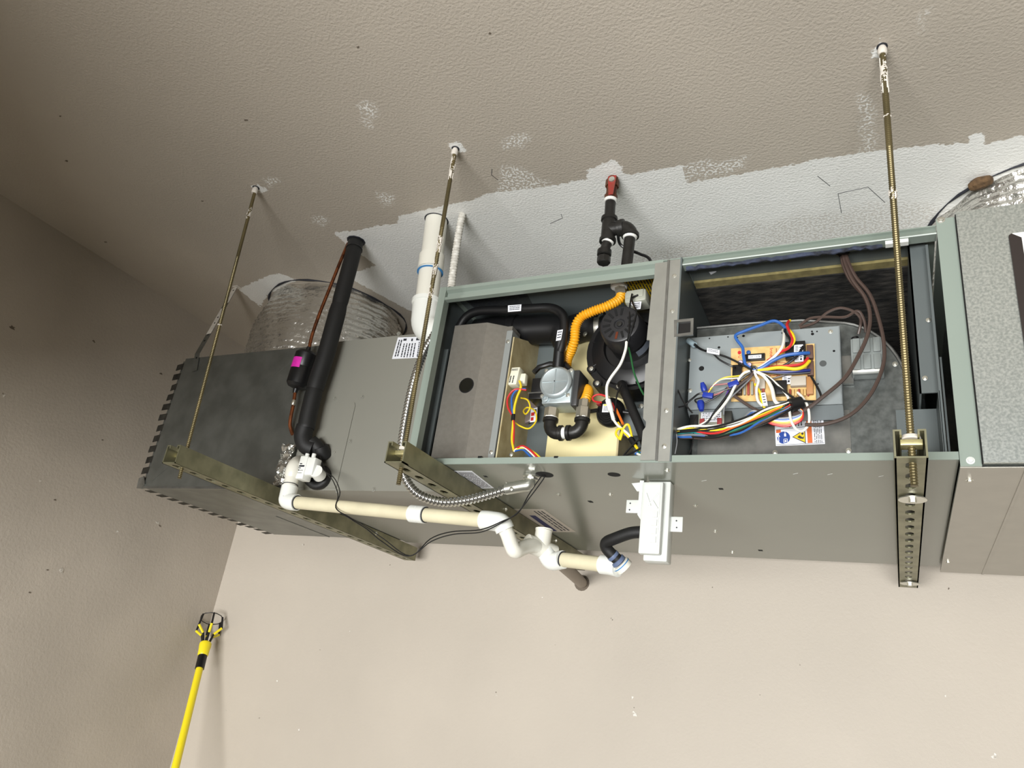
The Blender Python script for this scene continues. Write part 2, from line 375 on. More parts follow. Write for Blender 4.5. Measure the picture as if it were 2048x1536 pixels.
# ------------------------------------------------------------------ furnace cabinet
F = thing('furnace', 'grey horizontal gas furnace cabinet hung below the ceiling with its doors off', 'furnace', (L/2, D/2, 0))
MB().box((0, .003, H-.002), (L, D, H)).build('top_panel', M_gray, F, sm=False)
MB().box((0, .003, 0), (L, D, .002)).build('bottom_panel', M_bot, F, sm=False)
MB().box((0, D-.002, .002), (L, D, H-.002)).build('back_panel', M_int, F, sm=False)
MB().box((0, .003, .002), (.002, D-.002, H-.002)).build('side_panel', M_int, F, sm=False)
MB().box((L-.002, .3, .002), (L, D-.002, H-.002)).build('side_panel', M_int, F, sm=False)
# top rail: lip, recess, lip (extruded profile in y,z)
def railx(prof, x0, x1): return MB().prism([V((x0, y, z)) for y, z in prof], (x1-x0, 0, 0))
railx([(0, H), (0, H-.008), (.009, H-.013), (.009, H-.023), (0, H-.027), (0, H-.034), (.014, H-.034), (.014, H)], .006, .53).build('top_rail', M_gray, F, sm=False)
railx([(.002, H), (0, H-.0015), (0, H-.0035), (.0065, H-.0045), (.0, H-.017), (.001, H-.019), (.024, H-.019), (.024, H)], .53, L).build('top_rail', M_gray, F, sm=False)
railx([(0, 0), (0, .013), (.022, .013), (.022, .011), (.003, .011), (.003, 0)], .0, L).build('bottom_rail', M_gray, F, sm=False)
MB().box((-.002, -.001, -.001), (.016, .002, H+.001)).box((.013, .002, 0), (.016, .02, H)).build('side_rail', M_gray, F, sm=False)
# rubber door stops and gasket
for px in (961, 1113): MB().box(B(px-5, 912, y=-.001), B(px+5, 918, y=.006)).build('door_stop', M_black, F)
mb = MB(); rn = random.Random(3)
pts = [V((x, .012+rn.uniform(-.002, .002), H-.022+rn.uniform(-.0015, .0015))) for x in np.linspace(.575, .93, 40)]
mb.tube(pts, [.0045*rn.uniform(.7, 1.2) for _ in pts], 7); mb.build('gasket', M_gask, F)
MB().box((.935, .004, H-.026), (.972, .016, H-.018)).build('clip', M_white, F)
# divider post
gz = lambda px, py: B(px, py, y=-.002)
poly = [(.514, .425), (.5145, .39), (.511, .372), (.5105, .345), (.508, .25), (.514, .249), (.514, .2), (.509, .197), (.512, .085), (.518, .078), (.518, .068), (.513, .06), (.512, .003), (.540, .003), (.541, .425)]
MB().prism([V((x, -.004, z)) for x, z in poly], (0, .0025, 0)).build('divider_strip', M_post, F, 'bright galvanised notched strip', sm=False)
MB().box((.540, -.006, .002), (.5445, .02, .428)).build('divider_lip', M_gals, F, sm=False)
MB().box((.5445, -.003, .001), (.566, .0, .428)).build('divider_post', M_post, F, sm=False)
MB().box((.566, -.003, .001), (.569, .30, H-.002)).build('divider_wall', M_int, F, sm=False)
for z in (.39, .31, .1, .03): screw((.555, -.003, z), (0, -1, 0), .0032, F)
# burner compartment back
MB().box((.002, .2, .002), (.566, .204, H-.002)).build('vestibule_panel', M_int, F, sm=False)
MB().box((.235, .178, .004), (.425, .2, .36), .004).build('heat_exchanger_cover', M_cream, F)
MB().prism([V((.172, .07, .028)), V((.172, .07, .325)), V((.172, .2, .37)), V((.172, .2, .028))], (.003, 0, 0)).build('burner_side_plate', M_creamd, F, sm=False)
MB().box((.150, .05, .022), (.29, .09, .03)).build('burner_tray_lip', M_int, F, sm=False)
screw(B(1022, 909, y=.049), (0, -1, 0), .003, F)
mb = MB(); mb.box((.428, .10, .004), (.432, .2, .12)); mb.build('edge_flange', M_creamd, F, sm=False)
# top underside labels
q = [V((.03, .028, H-.0028)), V((.20, .028, H-.0028)), V((.185, .125, H-.0028)), V((.04, .125, H-.0028))]
sheet(q, .0004, 'rating_label', mat('dim_label', (58, 62, 62), .6), F)
prints(q, textlines(.03, .06, .82, .95, 14, .4, True, 5)+[(.86, .1, .97, .5)], 'print', M_ink, F, .0006, 'stuff')
q = [V((.40, .02, H-.0028)), V((.512, .02, H-.0028)), V((.512, .16, H-.0028)), V((.40, .16, H-.0028))]
sheet(q, .0004, 'warning_label', M_ylab, F, 'yellow warning label with black print')
prints(q, textlines(.05, .06, .95, .95, 16, .45, False, 8), 'print', M_ink, F, .0006, 'stuff')
# blower compartment lining
MB().box((.572, .09, H-.009), (.992, .112, H-.003)).build('insulation_edge', M_fib, F, sm=False)
MB().box((.570, .112, H-.012), (.994, .585, H-.003)).build('insulation_liner', M_ins, F, sm=False)
MB().box((.575, .585, .02), (.99, .6, H-.003)).build('insulation_liner', M_ins, F, sm=False)
MB().box((.972, .05, .135), (.975, .34, H-.003)).box((.972, .05, .135), (1.0, .053, H-.003)).build('corner_panel', M_int, F, sm=False)
MB().box((.935, .11, .01), (.998, .114, .130)).box((.998, .03, .01), (1.000, .114, .130)).build('corner_panel', M_int, F, sm=False)
MB().box((.999, .03, .002), (1.003, .034, H-.02)).box((1.006, .05, .002), (1.009, .054, .2)).build('door_track', M_int, F, sm=False)
for px, py in ((1857, 640), (1850, 756)): screw(B(px, py, y=.048), (0, -1, 0), .003, F)
MB().box((.575, .05, .012), (.93, .058, .026)).build('lower_channel', M_gals, F, sm=False)
MB().lathe(B(1686, 505, z=H-.003), (0, 0, -1), [(.012, 0), (.012, .003), (.008, .006)], 18).build('grommet', M_black, F)
for px, py in ((1425, 546), (1827, 497)): sheet([B(px-7, py-2, z=H-.0025), B(px+8, py-4, z=H-.0025), B(px+7, py-2, z=H-.0025), B(px-3, py+3, z=H-.0025)], .0004, 'arrow_mark', M_lab, F)
# square door-switch bracket on the divider
q = [B(1349, 642, y=.0), B(1388, 638, y=.0), B(1387, 671, y=.0), B(1349, 676, y=.0)]
f, n = quadfn(q); mb = MB()
for a, b, c, d in ((0, 0, 1, .16), (0, .84, 1, 1), (0, .16, .14, .84), (.86, .16, 1, .84)): mb.prism([f(a, b), f(c, b), f(c, d), f(a, d)], n*.004)
ds = mb.build('door_switch_frame', M_gals, F, sm=False)
mb = MB(); mb.prism([f(.14, .16), f(.86, .16), f(.86, .84), f(.14, .84)], -n*.012); mb.build('door_switch', M_black, ds, sm=False)
# underside fittings
def disc(px, py, r, name, mt, th=.0006, z=0., n=20): return MB().lathe(B(px, py, z=z), (0, 0, -1), [(r, 0), (r, th)], n).build(name, mt, F)
disc(1089, 949, .0185, 'knockout_hole', M_dark); disc(1228, 949, .0125, 'knockout_hole', M_dark)
for px, py in ((1118, 989), (1221, 989), (1335, 941), (1391, 1011), (1431, 1063), (1465, 1105)): screw(B(px, py, z=0), (0, 0, -1), .0036, F)
for px, py in ((1442, 978), (1182, 1004), (1521, 1101), (1180, 1003), (971, 953)): MB().box(B(px-5, py-1, z=-.0006), B(px+5, py+1, z=.0)).build('slot', M_dark, F, sm=False)
for px, py in ((1408, 961), (1591, 947), (1660, 948), (1762, 952)): sheet([B(px-5, py+1, z=0), B(px+5, py-1, z=0), B(px+5, py-.4, z=0), B(px-5, py+1.6, z=0)], .0003, 'scratch', M_trapw, F)
for q, bar in (([B(905, 942, z=0), B(944, 942, z=0), B(988, 976, z=0), B(948, 978, z=0)], (.02, .02, .16, 1)), ([B(1022, 1018, z=0), B(1088, 1019, z=0), B(1152, 1064, z=0), B(1086, 1064, z=0)], (.3, .25, .48, .95))):
    s_ = sheet(q, .0003, 'efficiency_label', mat('faded_label', (196, 188, 176), .5) if bar[0] > .1 else M_lab, F)
    prints(q, [bar], 'print_bar', M_inkb, s_, .0005)
    prints(q, textlines(.24 if bar[0] < .1 else .62, .06, .95, .94, 9 if bar[0] < .1 else 3, .4, False, 2), 'print', M_ink, s_, .0005, 'stuff')

# ------------------------------------------------------------------ coil cabinet, plenums
CX0, CY0 = -.505, .2
C = thing('coil_cabinet', 'smooth grey evaporator coil cabinet between the furnace and the dark plenum', 'coil cabinet', ((CX0)/2, .5, 0))
MB().box((CX0, CY0, 0), (-.001, .79, H)).build('casing', M_coil, C, sm=False)
poly = [V((CX0+.004, CY0, .006)), V((-.342, CY0, .006)), V((-.342, CY0, .232)), V((-.346, CY0, .241)), V((-.355, CY0, .245)), V((CX0+.004, CY0, .245))]
MB().prism(poly, (0, -.0026, 0)).build('access_panel', M_coil, C, sm=False)
for px, py in ((724, 794), (669, 797), (700, 883), (747, 979), (675, 982), (797, 667), (670, 905)): screw(B(px, py, y=CY0-.001), (0, -1, 0), .004, C, M_coil)
q = [B(796, 675, y=CY0), B(859, 673, y=CY0), B(855, 715, y=CY0), B(784, 718, y=CY0)]
s_ = sheet(q, .0004, 'rating_sticker', M_lab, C, 'white printed rating sticker')
prints(q, textlines(.06, .12, .2, .9, 2, .5, False, 1)+textlines(.24, .3, .66, .95, 5, .4, False, 3)+textlines(.7, .25, .9, .95, 3, .4, False, 4)+[(.2, .07, .3, .17), (.45, .08, .5, .2), (.6, .06, .75, .17)], 'print', M_ink, s_, .0006, 'stuff')
q = [B(856, 680, y=CY0-.03), B(866, 680, y=CY0-.03), B(858, 714, y=CY0-.03), B(848, 714, y=CY0-.03)]
PX0, PX1, PY0, PY1, PZ = -1.045, CX0-.001, .188, .757, .42
P = thing('supply_plenum', 'dark dull sheet-metal supply plenum with a tabbed open edge at the far left', 'plenum', ((PX0+PX1)/2, .47, 0))
MB().box((PX0, PY0, 0), (PX1, PY1, PZ)).build('box', M_plen, P, sm=False)
MB().box((PX0-.001, PY0-.004, -.003), (PX1, PY0+.002, .003)).build('hem', M_gals, P, sm=False)
MB().box((-.80, PY0+.3, -.0015), (-.797, PY1, .0)).build('seam', M_plen, P, sm=False)
MB().prism([V((PX0+.02, PY0, .02)), V((PX0+.45, PY0, .39)), V((PX0+.46, PY0, .39)), V((PX0+.03, PY0, .02))], (0, -.0008, 0)).build('cross_break', M_plen, P, sm=False)
mb_t = [];
M_tab = mat('dirty_tab', (66, 64, 58), .6, .5, col2=(40, 38, 34), vscale=50)
for k in range(12):
    z = .012+k*.034; a = rn.uniform(-.004, .004)
    MB().prism([V((PX0, PY0+.002, z)), V((PX0-.034, PY0+.004+a, z-.004)), V((PX0-.034, PY0+.004+a, z+.016)), V((PX0, PY0+.002, z+.020))], (0, .0012, 0)).build('tab', M_tab, P, sm=False)
for k in range(13):
    y = PY0+.03+k*.042; a = rn.uniform(-.003, .003)
    MB().prism([V((PX0, y, .001)), V((PX0-.026, y-.002, -.001+a)), V((PX0-.026, y+.02, -.001+a)), V((PX0, y+.024, .001))], (0, 0, -.0012)).build('tab', M_tab, P, sm=False)
MB().box((PX0-.020, PY0+.01, .004), (PX0, PY0+.014, PZ-.004)).box((PX0-.016, PY0+.02, .004), (PX0, PY1-.01, .006)).build('starting_flange', M_plen, P, sm=False)
mb = MB(); mb.prism([V((PX0, PY0, -.004)), V((PX0-.036, PY0+.006, .0)), V((PX0-.03, PY0-.002, .028)), V((PX0-.008, PY0-.004, .034)), V((PX0+.006, PY0-.004, .01))], (0, .003, 0)); mb.build('bent_corner', M_gals, P, sm=False)
# crumpled foil tape at the joint
mb = MB(); n1, n2 = 6, 14; vs = []; fs = []
for i in range(n2):
    for j in range(n1):
        vs.append(V((CX0-.034+.042*j/(n1-1)+rn.uniform(-.003, .003), PY0-.006+rn.uniform(-.008, .004), .006+.115*i/(n2-1)+rn.uniform(-.003, .003))))
for i in range(n2-1):
    for j in range(n1-1): a = i*n1+j; fs.append((a, a+1, a+n1+1, a+n1))
mb.add(vs, fs); mb.build('foil_tape', M_foilw, P, 'crumpled silver foil tape', sm=False)

RT = thing('return_plenum', 'spangled galvanised return plenum box joined to the right end of the furnace', 'plenum', (1.4, .4, -.01))
MB().box((1.0455, -.012, -.009), (1.95, .79, H+.012)).build('box', M_galv, RT, sm=False)
MB().box((L+.0005, -.004, -.012), (1.0448, .0, H+.008)).box((L+.0005, 0, -.012), (1.0448, .79, -.008)).box((L+.003, 0, H-.004), (1.0448, .79, H+.004)).build('end_strip', M_gray, RT, 'grey-green painted end strip', sm=False)
MB().box((L+.0004, .0, -.0135), (1.95, .791, -.0121)).build('bottom_sheet', M_retb, RT, sm=False)
MB().box((1.10, -.001, -.0150), (1.104, .79, -.0135)).build('seam', M_retb, RT, sm=False)
MB().box((1.0448, -.014, -.010), (1.0462, -.006, H+.006)).build('joint_gap', M_dark, RT, sm=False)
screw(B(1941, 921, y=-.004), (0, -1, 0), .0042, RT, M_trapw); screw(B(1882, 440, y=-.004), (0, -1, 0), .0045, RT)
for px, py in ((1939, 960), (1896, 1123)): screw(B(px, py, z=-.0135), (0, 0, -1), .004, RT)
# filter access door on the return box
g = lambda px, py: B(px, py, y=-.0125)
FD = thing('filter_door', 'white filter access door with dark brown edge gasket at the right picture edge', 'filter door', (1.2, -.02, .2))
a, b, c, d = g(2021, 471), g(2058, 466), g(2085, 700), g(2052, 660)
x0 = a.x; zt = a.z
MB().box((x0+.002, -.016, zt-.225), (1.45, -.0125, zt+.002), .0005).build('door_panel', M_white, FD)
MB().prism([V((x0-.003, -.013, zt-.002)), V((x0+.001, -.013, zt+.001)), V((x0+.014, -.013, zt-.009)), V((x0+.014, -.013, zt-.225)), V((x0-.003, -.013, zt-.225))], (0, -.004, 0)).build('edge_gasket', M_brown, FD, sm=False)
MB().box((x0+.030, -.022, zt-.16), (x0+.05, -.016, zt-.04), .002).build('handle', M_gals, FD)

# ------------------------------------------------------------------ flexible foil ducts
def duct(name, label, cx, cy, r, z0, z1, seed, bx=0., by=0.):
    t = thing(name, label, 'duct', (cx, cy, z0), 'foil flexible ducts'); rn = random.Random(seed)
    n, m = 110, 72; vs = []; fs = []
    ph = [rn.uniform(0, 6.28) for _ in range(8)]
    for i in range(m):
        u = i/(m-1); z = z0+(z1-z0)*u
        bul = 1+.07*math.sin(u*math.pi)
        for k in range(n):
            th = 2*math.pi*k/n
            rr = r*bul*(1+.022*math.sin(3*th+ph[0]+2*u)+.014*math.sin(7*th+ph[1]-5*u)+.008*math.sin(17*th+ph[2]+9*u))+.0035*math.sin(u*2*math.pi*15+.6*math.sin(4*th+ph[5]))*(.6+.4*math.sin(2*th+ph[3]))+rn.uniform(-.0022, .0022)
            vs.append(V((cx+bx*(1-u)+rr*math.cos(th), cy+by*(1-u)+rr*math.sin(th), z+.004*math.sin(2*th+ph[4])*(1 if 0 < i < m-1 else 0))))
    for i in range(m-1):
        for k in range(n):
            a = i*n+k; b = i*n+(k+1) % n; fs.append((a, b, b+n, a+n))
    MB().add(vs, fs).build('jacket', M_foil, t, ang=60)
    rim = [V((cx+(r*1.05+.008*math.sin(5*th))*math.cos(th), cy+(r*1.05+.008*math.sin(3*th))*math.sin(th), z1-.001)) for th in np.linspace(0, 2*math.pi, 48, endpoint=False)]
    MB().tube(rim, [.0028+.0018*math.sin(i*1.7) for i in range(48)], 6, closed=True).build('ceiling_gap', M_ink, t)
    return t
d1 = duct('flexible_duct', 'shiny foil flexible duct rising from the dark supply plenum to the ceiling', -.825, .565, .232, PZ+.001, ZC-.0005, 4, .04, -.06)
q = [B(575, 657, y=.345), B(592, 652, y=.345), B(590, 668, y=.345), B(572, 672, y=.345)]
d2 = duct('flexible_duct', 'crinkled foil flexible duct above the galvanised return plenum at the right edge', 1.30, .56, .27, H+.012, ZC-.0005, 9)
mb = MB(); mb.tube(smooth([B(1940, 375, z=ZC-.012), B(1960, 366, z=ZC-.012), B(1985, 358, z=ZC-.014)], 5), [.009, .010, .012, .013, .014, .014, .013, .012, .011, .010, .007], 8); mb.build('mastic_lump', mat('brown_mastic', (92, 70, 46), .9, var=.3, vscale=90, bump=.8, bscale=150), d2)

# ------------------------------------------------------------------ strut channels and threaded rods
def strut(x, y0, y1, label, zt=-.002):
    t = thing('strut_channel', label, 'strut channel', (x, (y0+y1)/2, zt-.043), 'strut channels under the furnace')
    hw, hh, th = .0212, .0215, .0026; zb = zt-2*hh
    mb = MB()
    prof = [(-hw, 0), (-hw, 2*hh), (-hw+.011, 2*hh), (-hw+.011, 2*hh-.008), (-hw+.011-th, 2*hh-.008), (-hw+.011-th, 2*hh-th), (-hw+th, 2*hh-th), (-hw+th, 0)]
    for s in (1, -1):
        pr = [V((x+s*a, y0, zb+b)) for a, b in prof]; mb.prism(pr, (0, y1-y0, 0))
    mb.build('side_wall', M_strut, t, sm=False)
    # slotted web
    mb = MB(); pitch = .0508; n = int((y1-y0)/pitch); pad = ((y1-y0)-n*pitch)/2
    def ringcell(ya, yb):
        yc = (ya+yb)/2; a, b = .0072, .0143
        hole = [(-a, -b+.006), (-a+.005, -b), (a-.005, -b), (a, -b+.006), (a, b-.006), (a-.005, b), (-a+.005, b), (-a, b-.006)]
        out = [(-hw, ya-yc), (-hw*.35, ya-yc), (hw*.35, ya-yc), (hw, ya-yc), (hw, yb-yc), (hw*.35, yb-yc), (-hw*.35, yb-yc), (-hw, yb-yc)]
        vs = [V((x+p, yc+q, zb)) for p, q in out]+[V((x+p, yc+q, zb)) for p, q in hole]+[V((x+p, yc+q, zb+th)) for p, q in out]+[V((x+p, yc+q, zb+th)) for p, q in hole]
        fs = []
        for i in range(8):
            j = (i+1) % 8; fs += [(i, j, 8+j, 8+i), (16+i, 24+i, 24+j, 16+j), (8+i, 8+j, 24+j, 24+i)]
        mb.add(vs, fs)
    for k in range(n): ringcell(y0+pad+k*pitch, y0+pad+(k+1)*pitch)
    mb.box((x-hw, y0, zb), (x+hw, y0+pad, zb+th)); mb.box((x-hw, y1-pad, zb), (x+hw, y1, zb+th))
    mb.build('slotted_web', M_strut, t, sm=False)
    return t
s1 = strut(-.527, -.158, .86, 'olive slotted strut channel under the dark plenum and coil joint')
s2 = strut(.073, -.146, .86, 'olive slotted strut channel under the left end of the furnace')
s3 = strut(.947, -.142, .84, 'olive slotted strut channel under the right end of the furnace')
# lag washers on the right channel
for yy in (.055, .77):
    c = V((.950, yy, -.0476)); mb = MB(); mb.lathe(c, (0, 0, -1), [(.021, 0), (.021, .0018)], 24); mb.lathe(c, (0, 0, -1), [(.006, .001), (.006, .006), (.004, .007)], 6); mb.build('washer', M_zinc, s3)
for s_, x in ((s1, -.527), (s2, .073)):
    for yy in (.30, .62): screw((x+.0213, yy, -.012), (1, 0, 0), .004, s_)
def daub(o, ax, h0, h1, r):
    rn = random.Random(int(h0*1e4)); n = 16; m = max(5, int((h1-h0)/.0025)); e = ax.orthogonal().normalized(); g = ax.cross(e); vs = []; fs = []
    a0 = rn.uniform(0, 6.28); lim = [rn.uniform(0, .45) for _ in range(n)]; lim2 = [1-rn.uniform(0, .45) for _ in range(n)]
    for i in range(m):
        u = i/(m-1)
        for k in range(n):
            t = 2*math.pi*k/n; on = lim[k] < u < lim2[k] and math.sin(t+a0+2*math.sin(u*5+a0))+rn.uniform(-.5, .5) > -.75
            q = r+.0008+rn.uniform(0, .0004) if on else r-.0013
            vs.append(o+ax*(h0+(h1-h0)*u)+(e*math.cos(t)+g*math.sin(t))*q)
    for i in range(m-1):
        for k in range(n): a = i*n+k; b = i*n+(k+1) % n; fs.append((a, b, b+n, a+n))
    return MB().add(vs, fs)
def rod(px, py, bx, by, zlow, label, paint, r=.0052):
    top = B(px, py, z=ZC); bot = V((bx, by, zlow)); t = thing('threaded_rod', label, 'threaded rod', bot, 'threaded hanger rods')
    ax = (top-bot); Lr = ax.length; ax.normalize(); pr = []; N = int(Lr/.0042)
    for i in range(N):
        h = i*Lr/N; thr = 1 if h < Lr*.72 else .35
        pr += [(r, h), (r-.0011*thr, h+Lr/N*.5)]
    pr.append((r, Lr)); MB().lathe(bot, ax, pr, 10).build('rod', M_rod, t, sm=False)
    for (h0, h1, g) in paint:
        daub(bot, ax, Lr*h0, Lr*h1, r).build('paint_daub', M_wpaint, t)
    tz = (-.006-bot.z)/ax.z; c = bot+ax*tz
    up = V((0, 0, 1))
    nut = MB(); nut.box((c.x-.0145, c.y-.011, -.0205), (c.x+.0145, c.y+.011, -.0115), .001).build('channel_nut', M_strut2, t)
    MB().lathe((c.x, c.y, -.0095), up, [(.0125, 0), (.0135, .002), (.0125, .006), (.007, .0085)], 20).build('hex_nut', M_wpaint, t)
    mb = MB(); mb.lathe((top.x, top.y, ZC-.0012), up, [(.0095, 0), (.0095, .001)], 14, cap=True); mb.build('ceiling_hole', M_ink, t)
    MB().lathe(top-V((0, 0, .020)), up, [(.007, 0), (.0085, .004), (.0085, .012), (.006, .019)], 10).build('coupling', M_wpaint, t)
    return t
rod(512, 375, -.527, -.118, -.068, 'thin hanger rod holding the channel under the dark plenum, leftmost of the three', [(.86, .92, 0), (.48, .485, 0)], .0046)
rod(911, 297, .070, -.112, -.078, 'brass-coloured hanger rod splashed with white paint crossing the vent pipe', [(.88, .97, 0), (.56, .63, 0), (.64, .70, 0), (.50, .54, 0)], .0050)
rod(1764, 93, .949, -.116, -.078, 'brass-coloured hanger rod crossing the open blower compartment, rightmost of the three', [(.86, .98, 0), (.80, .806, 0), (.585, .62, 0)], .0056)
# perforated strap
t = thing('perforated_strap', 'paint-spattered perforated metal strap running from the ceiling to the dark plenum corner', 'strap', B(392, 736, y=PY0-.004))
A = B(470, 576, z=ZC-.004); E_ = B(389, 742, y=PY0-.003); K_ = V((A.x+(E_.x-A.x)*.86, PY0-.003, PZ+.012))
for p_, q_, w_ in ((A, K_, ((0, .25), (.33, .72))), (K_, E_, ())):
    e = (q_-p_); Ls = e.length; e.normalize(); sd = V((1, 0, 0)); sd = (sd-e*sd.dot(e)).normalized(); nn = e.cross(sd)
    MB().obox((p_+q_)/2, sd*.010, e*Ls/2, nn*.0006).build('strap', M_plen, t, sm=False)
    for u0, u1 in w_: MB().obox(p_+e*Ls*(u0+u1)/2, sd*.0095, e*Ls*(u1-u0)/2, nn*.0009).build('paint_daub', M_wpaint, t, sm=False)
    for k in range(int(Ls/.03)):
        if k % 3 == 1: continue
        MB().lathe(p_+e*(.015+k*.03)-nn*.0013, nn, [(.0032, 0), (.0032, .0026)], 8).build('hole', M_dark, t)
MB().obox(A+V((.008, 0, .002)), (.012, 0, 0), (0, .010, 0), (0, 0, .0012)).build('ceiling_tab', M_wpaint, t, sm=False)
# ------------------------------------------------------------------ gas supply piping above the furnace
def fit(mb, p, q, r, n=18, band=.003, bl=.008):
    """pipe fitting: barrel with raised bands at both ends"""
    p, q = V(p), V(q); h = (q-p).length
    mb.lathe(p, q-p, [(r*.8, 0), (r+band, 0), (r+band, bl), (r, bl+.002), (r, h-bl-.002), (r+band, h-bl), (r+band, h), (r*.8, h)], n); return mb
G = thing('gas_supply_pipe', 'black iron gas pipe with red shut-off lever dropping from the ceiling to the furnace top', 'gas pipe', (.41, .104, H))
gy = .104; t0 = B(1226, 356, z=ZC); g = lambda px, py: B(px, py, y=gy)
v1 = g(1221, 402); te0 = g(1219, 436); te1 = g(1215, 484); ec = g(1262, 452); cp0 = g(1209, 500); cp1 = g(1207, 527)
MB().cyl(t0, v1, .0125).build('valve_body', M_rust, G); vb = G
MB().cyl(v1-(v1-t0).normalized()*.016, v1, .0155, n=8).build('valve_nut', M_rust, G); MB().cyl(t0+(v1-t0)*.12, t0+(v1-t0)*.4, .0165, n=8).build('valve_nut', M_rust, G)
ax = (v1-t0); c = t0+ax*.36+V((.006, -.0175, 0))
mb = MB(); mb.prism([c+V((-.010, 0, .014)), c+V((.010, 0, .014)), c+V((.009, 0, -.004)), c+V((.006, 0, -.040)), c+V((-.005, 0, -.040)), c+V((-.009, 0, -.004))], (0, -.003, 0)); lv = mb.build('lever', M_red, G)
MB().lathe(c+V((0, -.003, .003)), (0, -1, 0), [(.008, 0), (.007, .003), (.003, .0035)], 14).build('lever_screw', M_zinc, lv)
for p_, d_, pr_ in ((v1, te0-v1, [(.0162, -.003), (.0150, .004)]), (te1, cp0-te1, [(.0155, -.001), (.014, .003)]), (V((ec.x-.0265, gy, (te0.z+te1.z)/2)), (1, 0, 0), [(.0185, -.003), (.0185, .003)]), (V((ec.x, gy, (te0.z+te1.z)/2-.029)), (0, 0, -1), [(.0175, -.002), (.0148, .005)])): MB().lathe(p_, d_, pr_, 16).build('thread_sealant', M_seal, G)
MB().cyl(v1, te0, .0125).build('nipple', M_iron, G)
mb = MB(); fit(mb, te0, te1, .0165); tc_ = (te0+te1)/2; mb.cyl(tc_, V((ec.x-.026, gy, tc_.z)), .016); mb.lathe(V((ec.x-.031, gy, tc_.z)), (1, 0, 0), [(.016, 0), (.0195, 0), (.0195, .007), (.016, .007)], 18); mb.build('tee', M_iron, G)
mb = MB(); arc = [V((ec.x-.026+.026*math.sin(a), gy, tc_.z-.026+.026*math.cos(a))) for a in np.linspace(0, math.pi/2, 8)]; mb.tube(arc, .0175, 16)
mb.lathe(V((ec.x-.024, gy, tc_.z)), (1, 0, 0), [(.017, 0), (.0205, 0), (.0205, .008), (.017, .009)], 18); mb.lathe(V((ec.x, gy, tc_.z-.020)), (0, 0, -1), [(.017, 0), (.0205, 0), (.0205, .008), (.017, .009)], 18); mb.build('elbow', M_iron, G)
MB().cyl(V((ec.x, gy, tc_.z-.02)), V((ec.x-.004, gy, H+.0005)), .0128).build('drop_pipe', M_iron, G)
MB().cyl(te1, cp0, .0115).build('nipple', M_iron, G)
mb = MB(); mb.lathe(cp0, cp1-cp0, [(.012, 0), (.0165, .002), (.0165, .014), (.014, .016)], 18); mb.cyl(cp0+(cp1-cp0)*.5, cp1, .0155, n=8, bev=.002); mb.build('drip_cap', M_iron, G)
o = MB().tube(smooth([g(1236, 468), B(1240, 488, y=.13), B(1258, 500, y=.14), B(1280, 508, y=.14), B(1302, 524, y=.13), V((.47, .14, H+.003))], 5), .0036, 8).build('control_cable', M_black)
tag(o, 'thin black cable looping behind the gas drop pipe onto the furnace top', 'cable')

# ------------------------------------------------------------------ PVC vent
vt = B(873, 440, z=ZC); vb_ = V((-.136, .143, .455)); Vt = thing('vent_pipe', 'thick white PVC vent pipe with elbow entering the furnace side', 'vent pipe', (-.09, .143, .38))
ax = (vt-vb_).normalized()
MB().cyl(vb_, vt, .0302, n=28).build('pipe', M_pvc, Vt)
cA = B(850, 592, y=.143); cB = B(858, 515, y=.143); k = lambda p: vb_+ax*((p-vb_).dot(ax))
mb = MB(); p0, p1 = k(B(842, 545, y=.143)), k(cB); mb.lathe(p0, ax, [(.030, 0), (.0345, 0), (.0345, (p1-p0).length), (.030, (p1-p0).length+.001)], 28); mb.build('coupling', M_pvc, Vt)
p2 = k(B(848, 548, y=.143)); MB().lathe(p2, ax, [(.0350, -.0012), (.0350, .0012)], 28).build('primer_ring', mat('blue_primer', (60, 130, 190), .5), Vt)
arc = [vb_+ax*.04, vb_+ax*.018]+[V((-.134+.05*(1-math.cos(a)), .143, .448-.05*math.sin(a))) for a in np.linspace(0, math.pi/2, 9)]+[V((-.05, .143, .398)), V((-.004, .143, .398))]
MB().tube(arc, .0355, 26).build('elbow', M_white, Vt)
MB().lathe(vb_+ax*.03, ax, [(.035, 0), (.0385, .002), (.0385, .012), (.035, .014)], 28).build('elbow_socket', M_white, Vt)
mb = MB(); mb.lathe(V((vt.x, vt.y, ZC-.0012)), (0, 0, 1), [(.0335, 0), (.0335, .001)], 24); mb.build('ceiling_hole', M_ink, Vt)
# ------------------------------------------------------------------ flexible metal conduit
def corr(pts, r, pitch, amp, n=10, sub=14):
    P = smooth(pts, sub); out = [P[0]]; rr = [r]; acc = 0.
    tot = sum((P[i+1]-P[i]).length for i in range(len(P)-1)); N = max(4, int(tot/pitch*4)); step = tot/N; nxt = step; run = 0.
    for a, b in zip(P[:-1], P[1:]):
        l = (b-a).length
        while nxt <= run+l+1e-9 and l > 0:
            out.append(a.lerp(b, (nxt-run)/l)); rr.append((r, r+amp*.15, r-amp*.3, r-amp)[len(out) % 4]); nxt += step
        run += l
    return out, rr
CD = thing('flexible_conduit', 'ribbed metal conduit looping from the ceiling into the furnace underside', 'conduit', B(930, 1000, y=.07))
up_ = [B(925, 428, z=ZC)]+path([(917, 470, .139), (908, 530, .139), (902, 578, .136)])
P_, r_ = corr(up_, .0100, .0085, .0028); MB().tube(P_, r_, 12).build('conduit_painted', M_condw, CD, 'upper run painted white', ang=50)
lo_ = path([(902, 578, .136), (878, 650, .10), (848, 705, .075), (827, 765, .06), (811, 840, .045), (803, 900, .035), (806, 945, .03), (832, 985, .035), (878, 1003, .045), (930, 1001, .055), (985, 987, .062), (1018, 976, .066)])
lo_ = [V((min(p.x, -.014), p.y, p.z)) if p.z > -.03 else p for p in lo_]
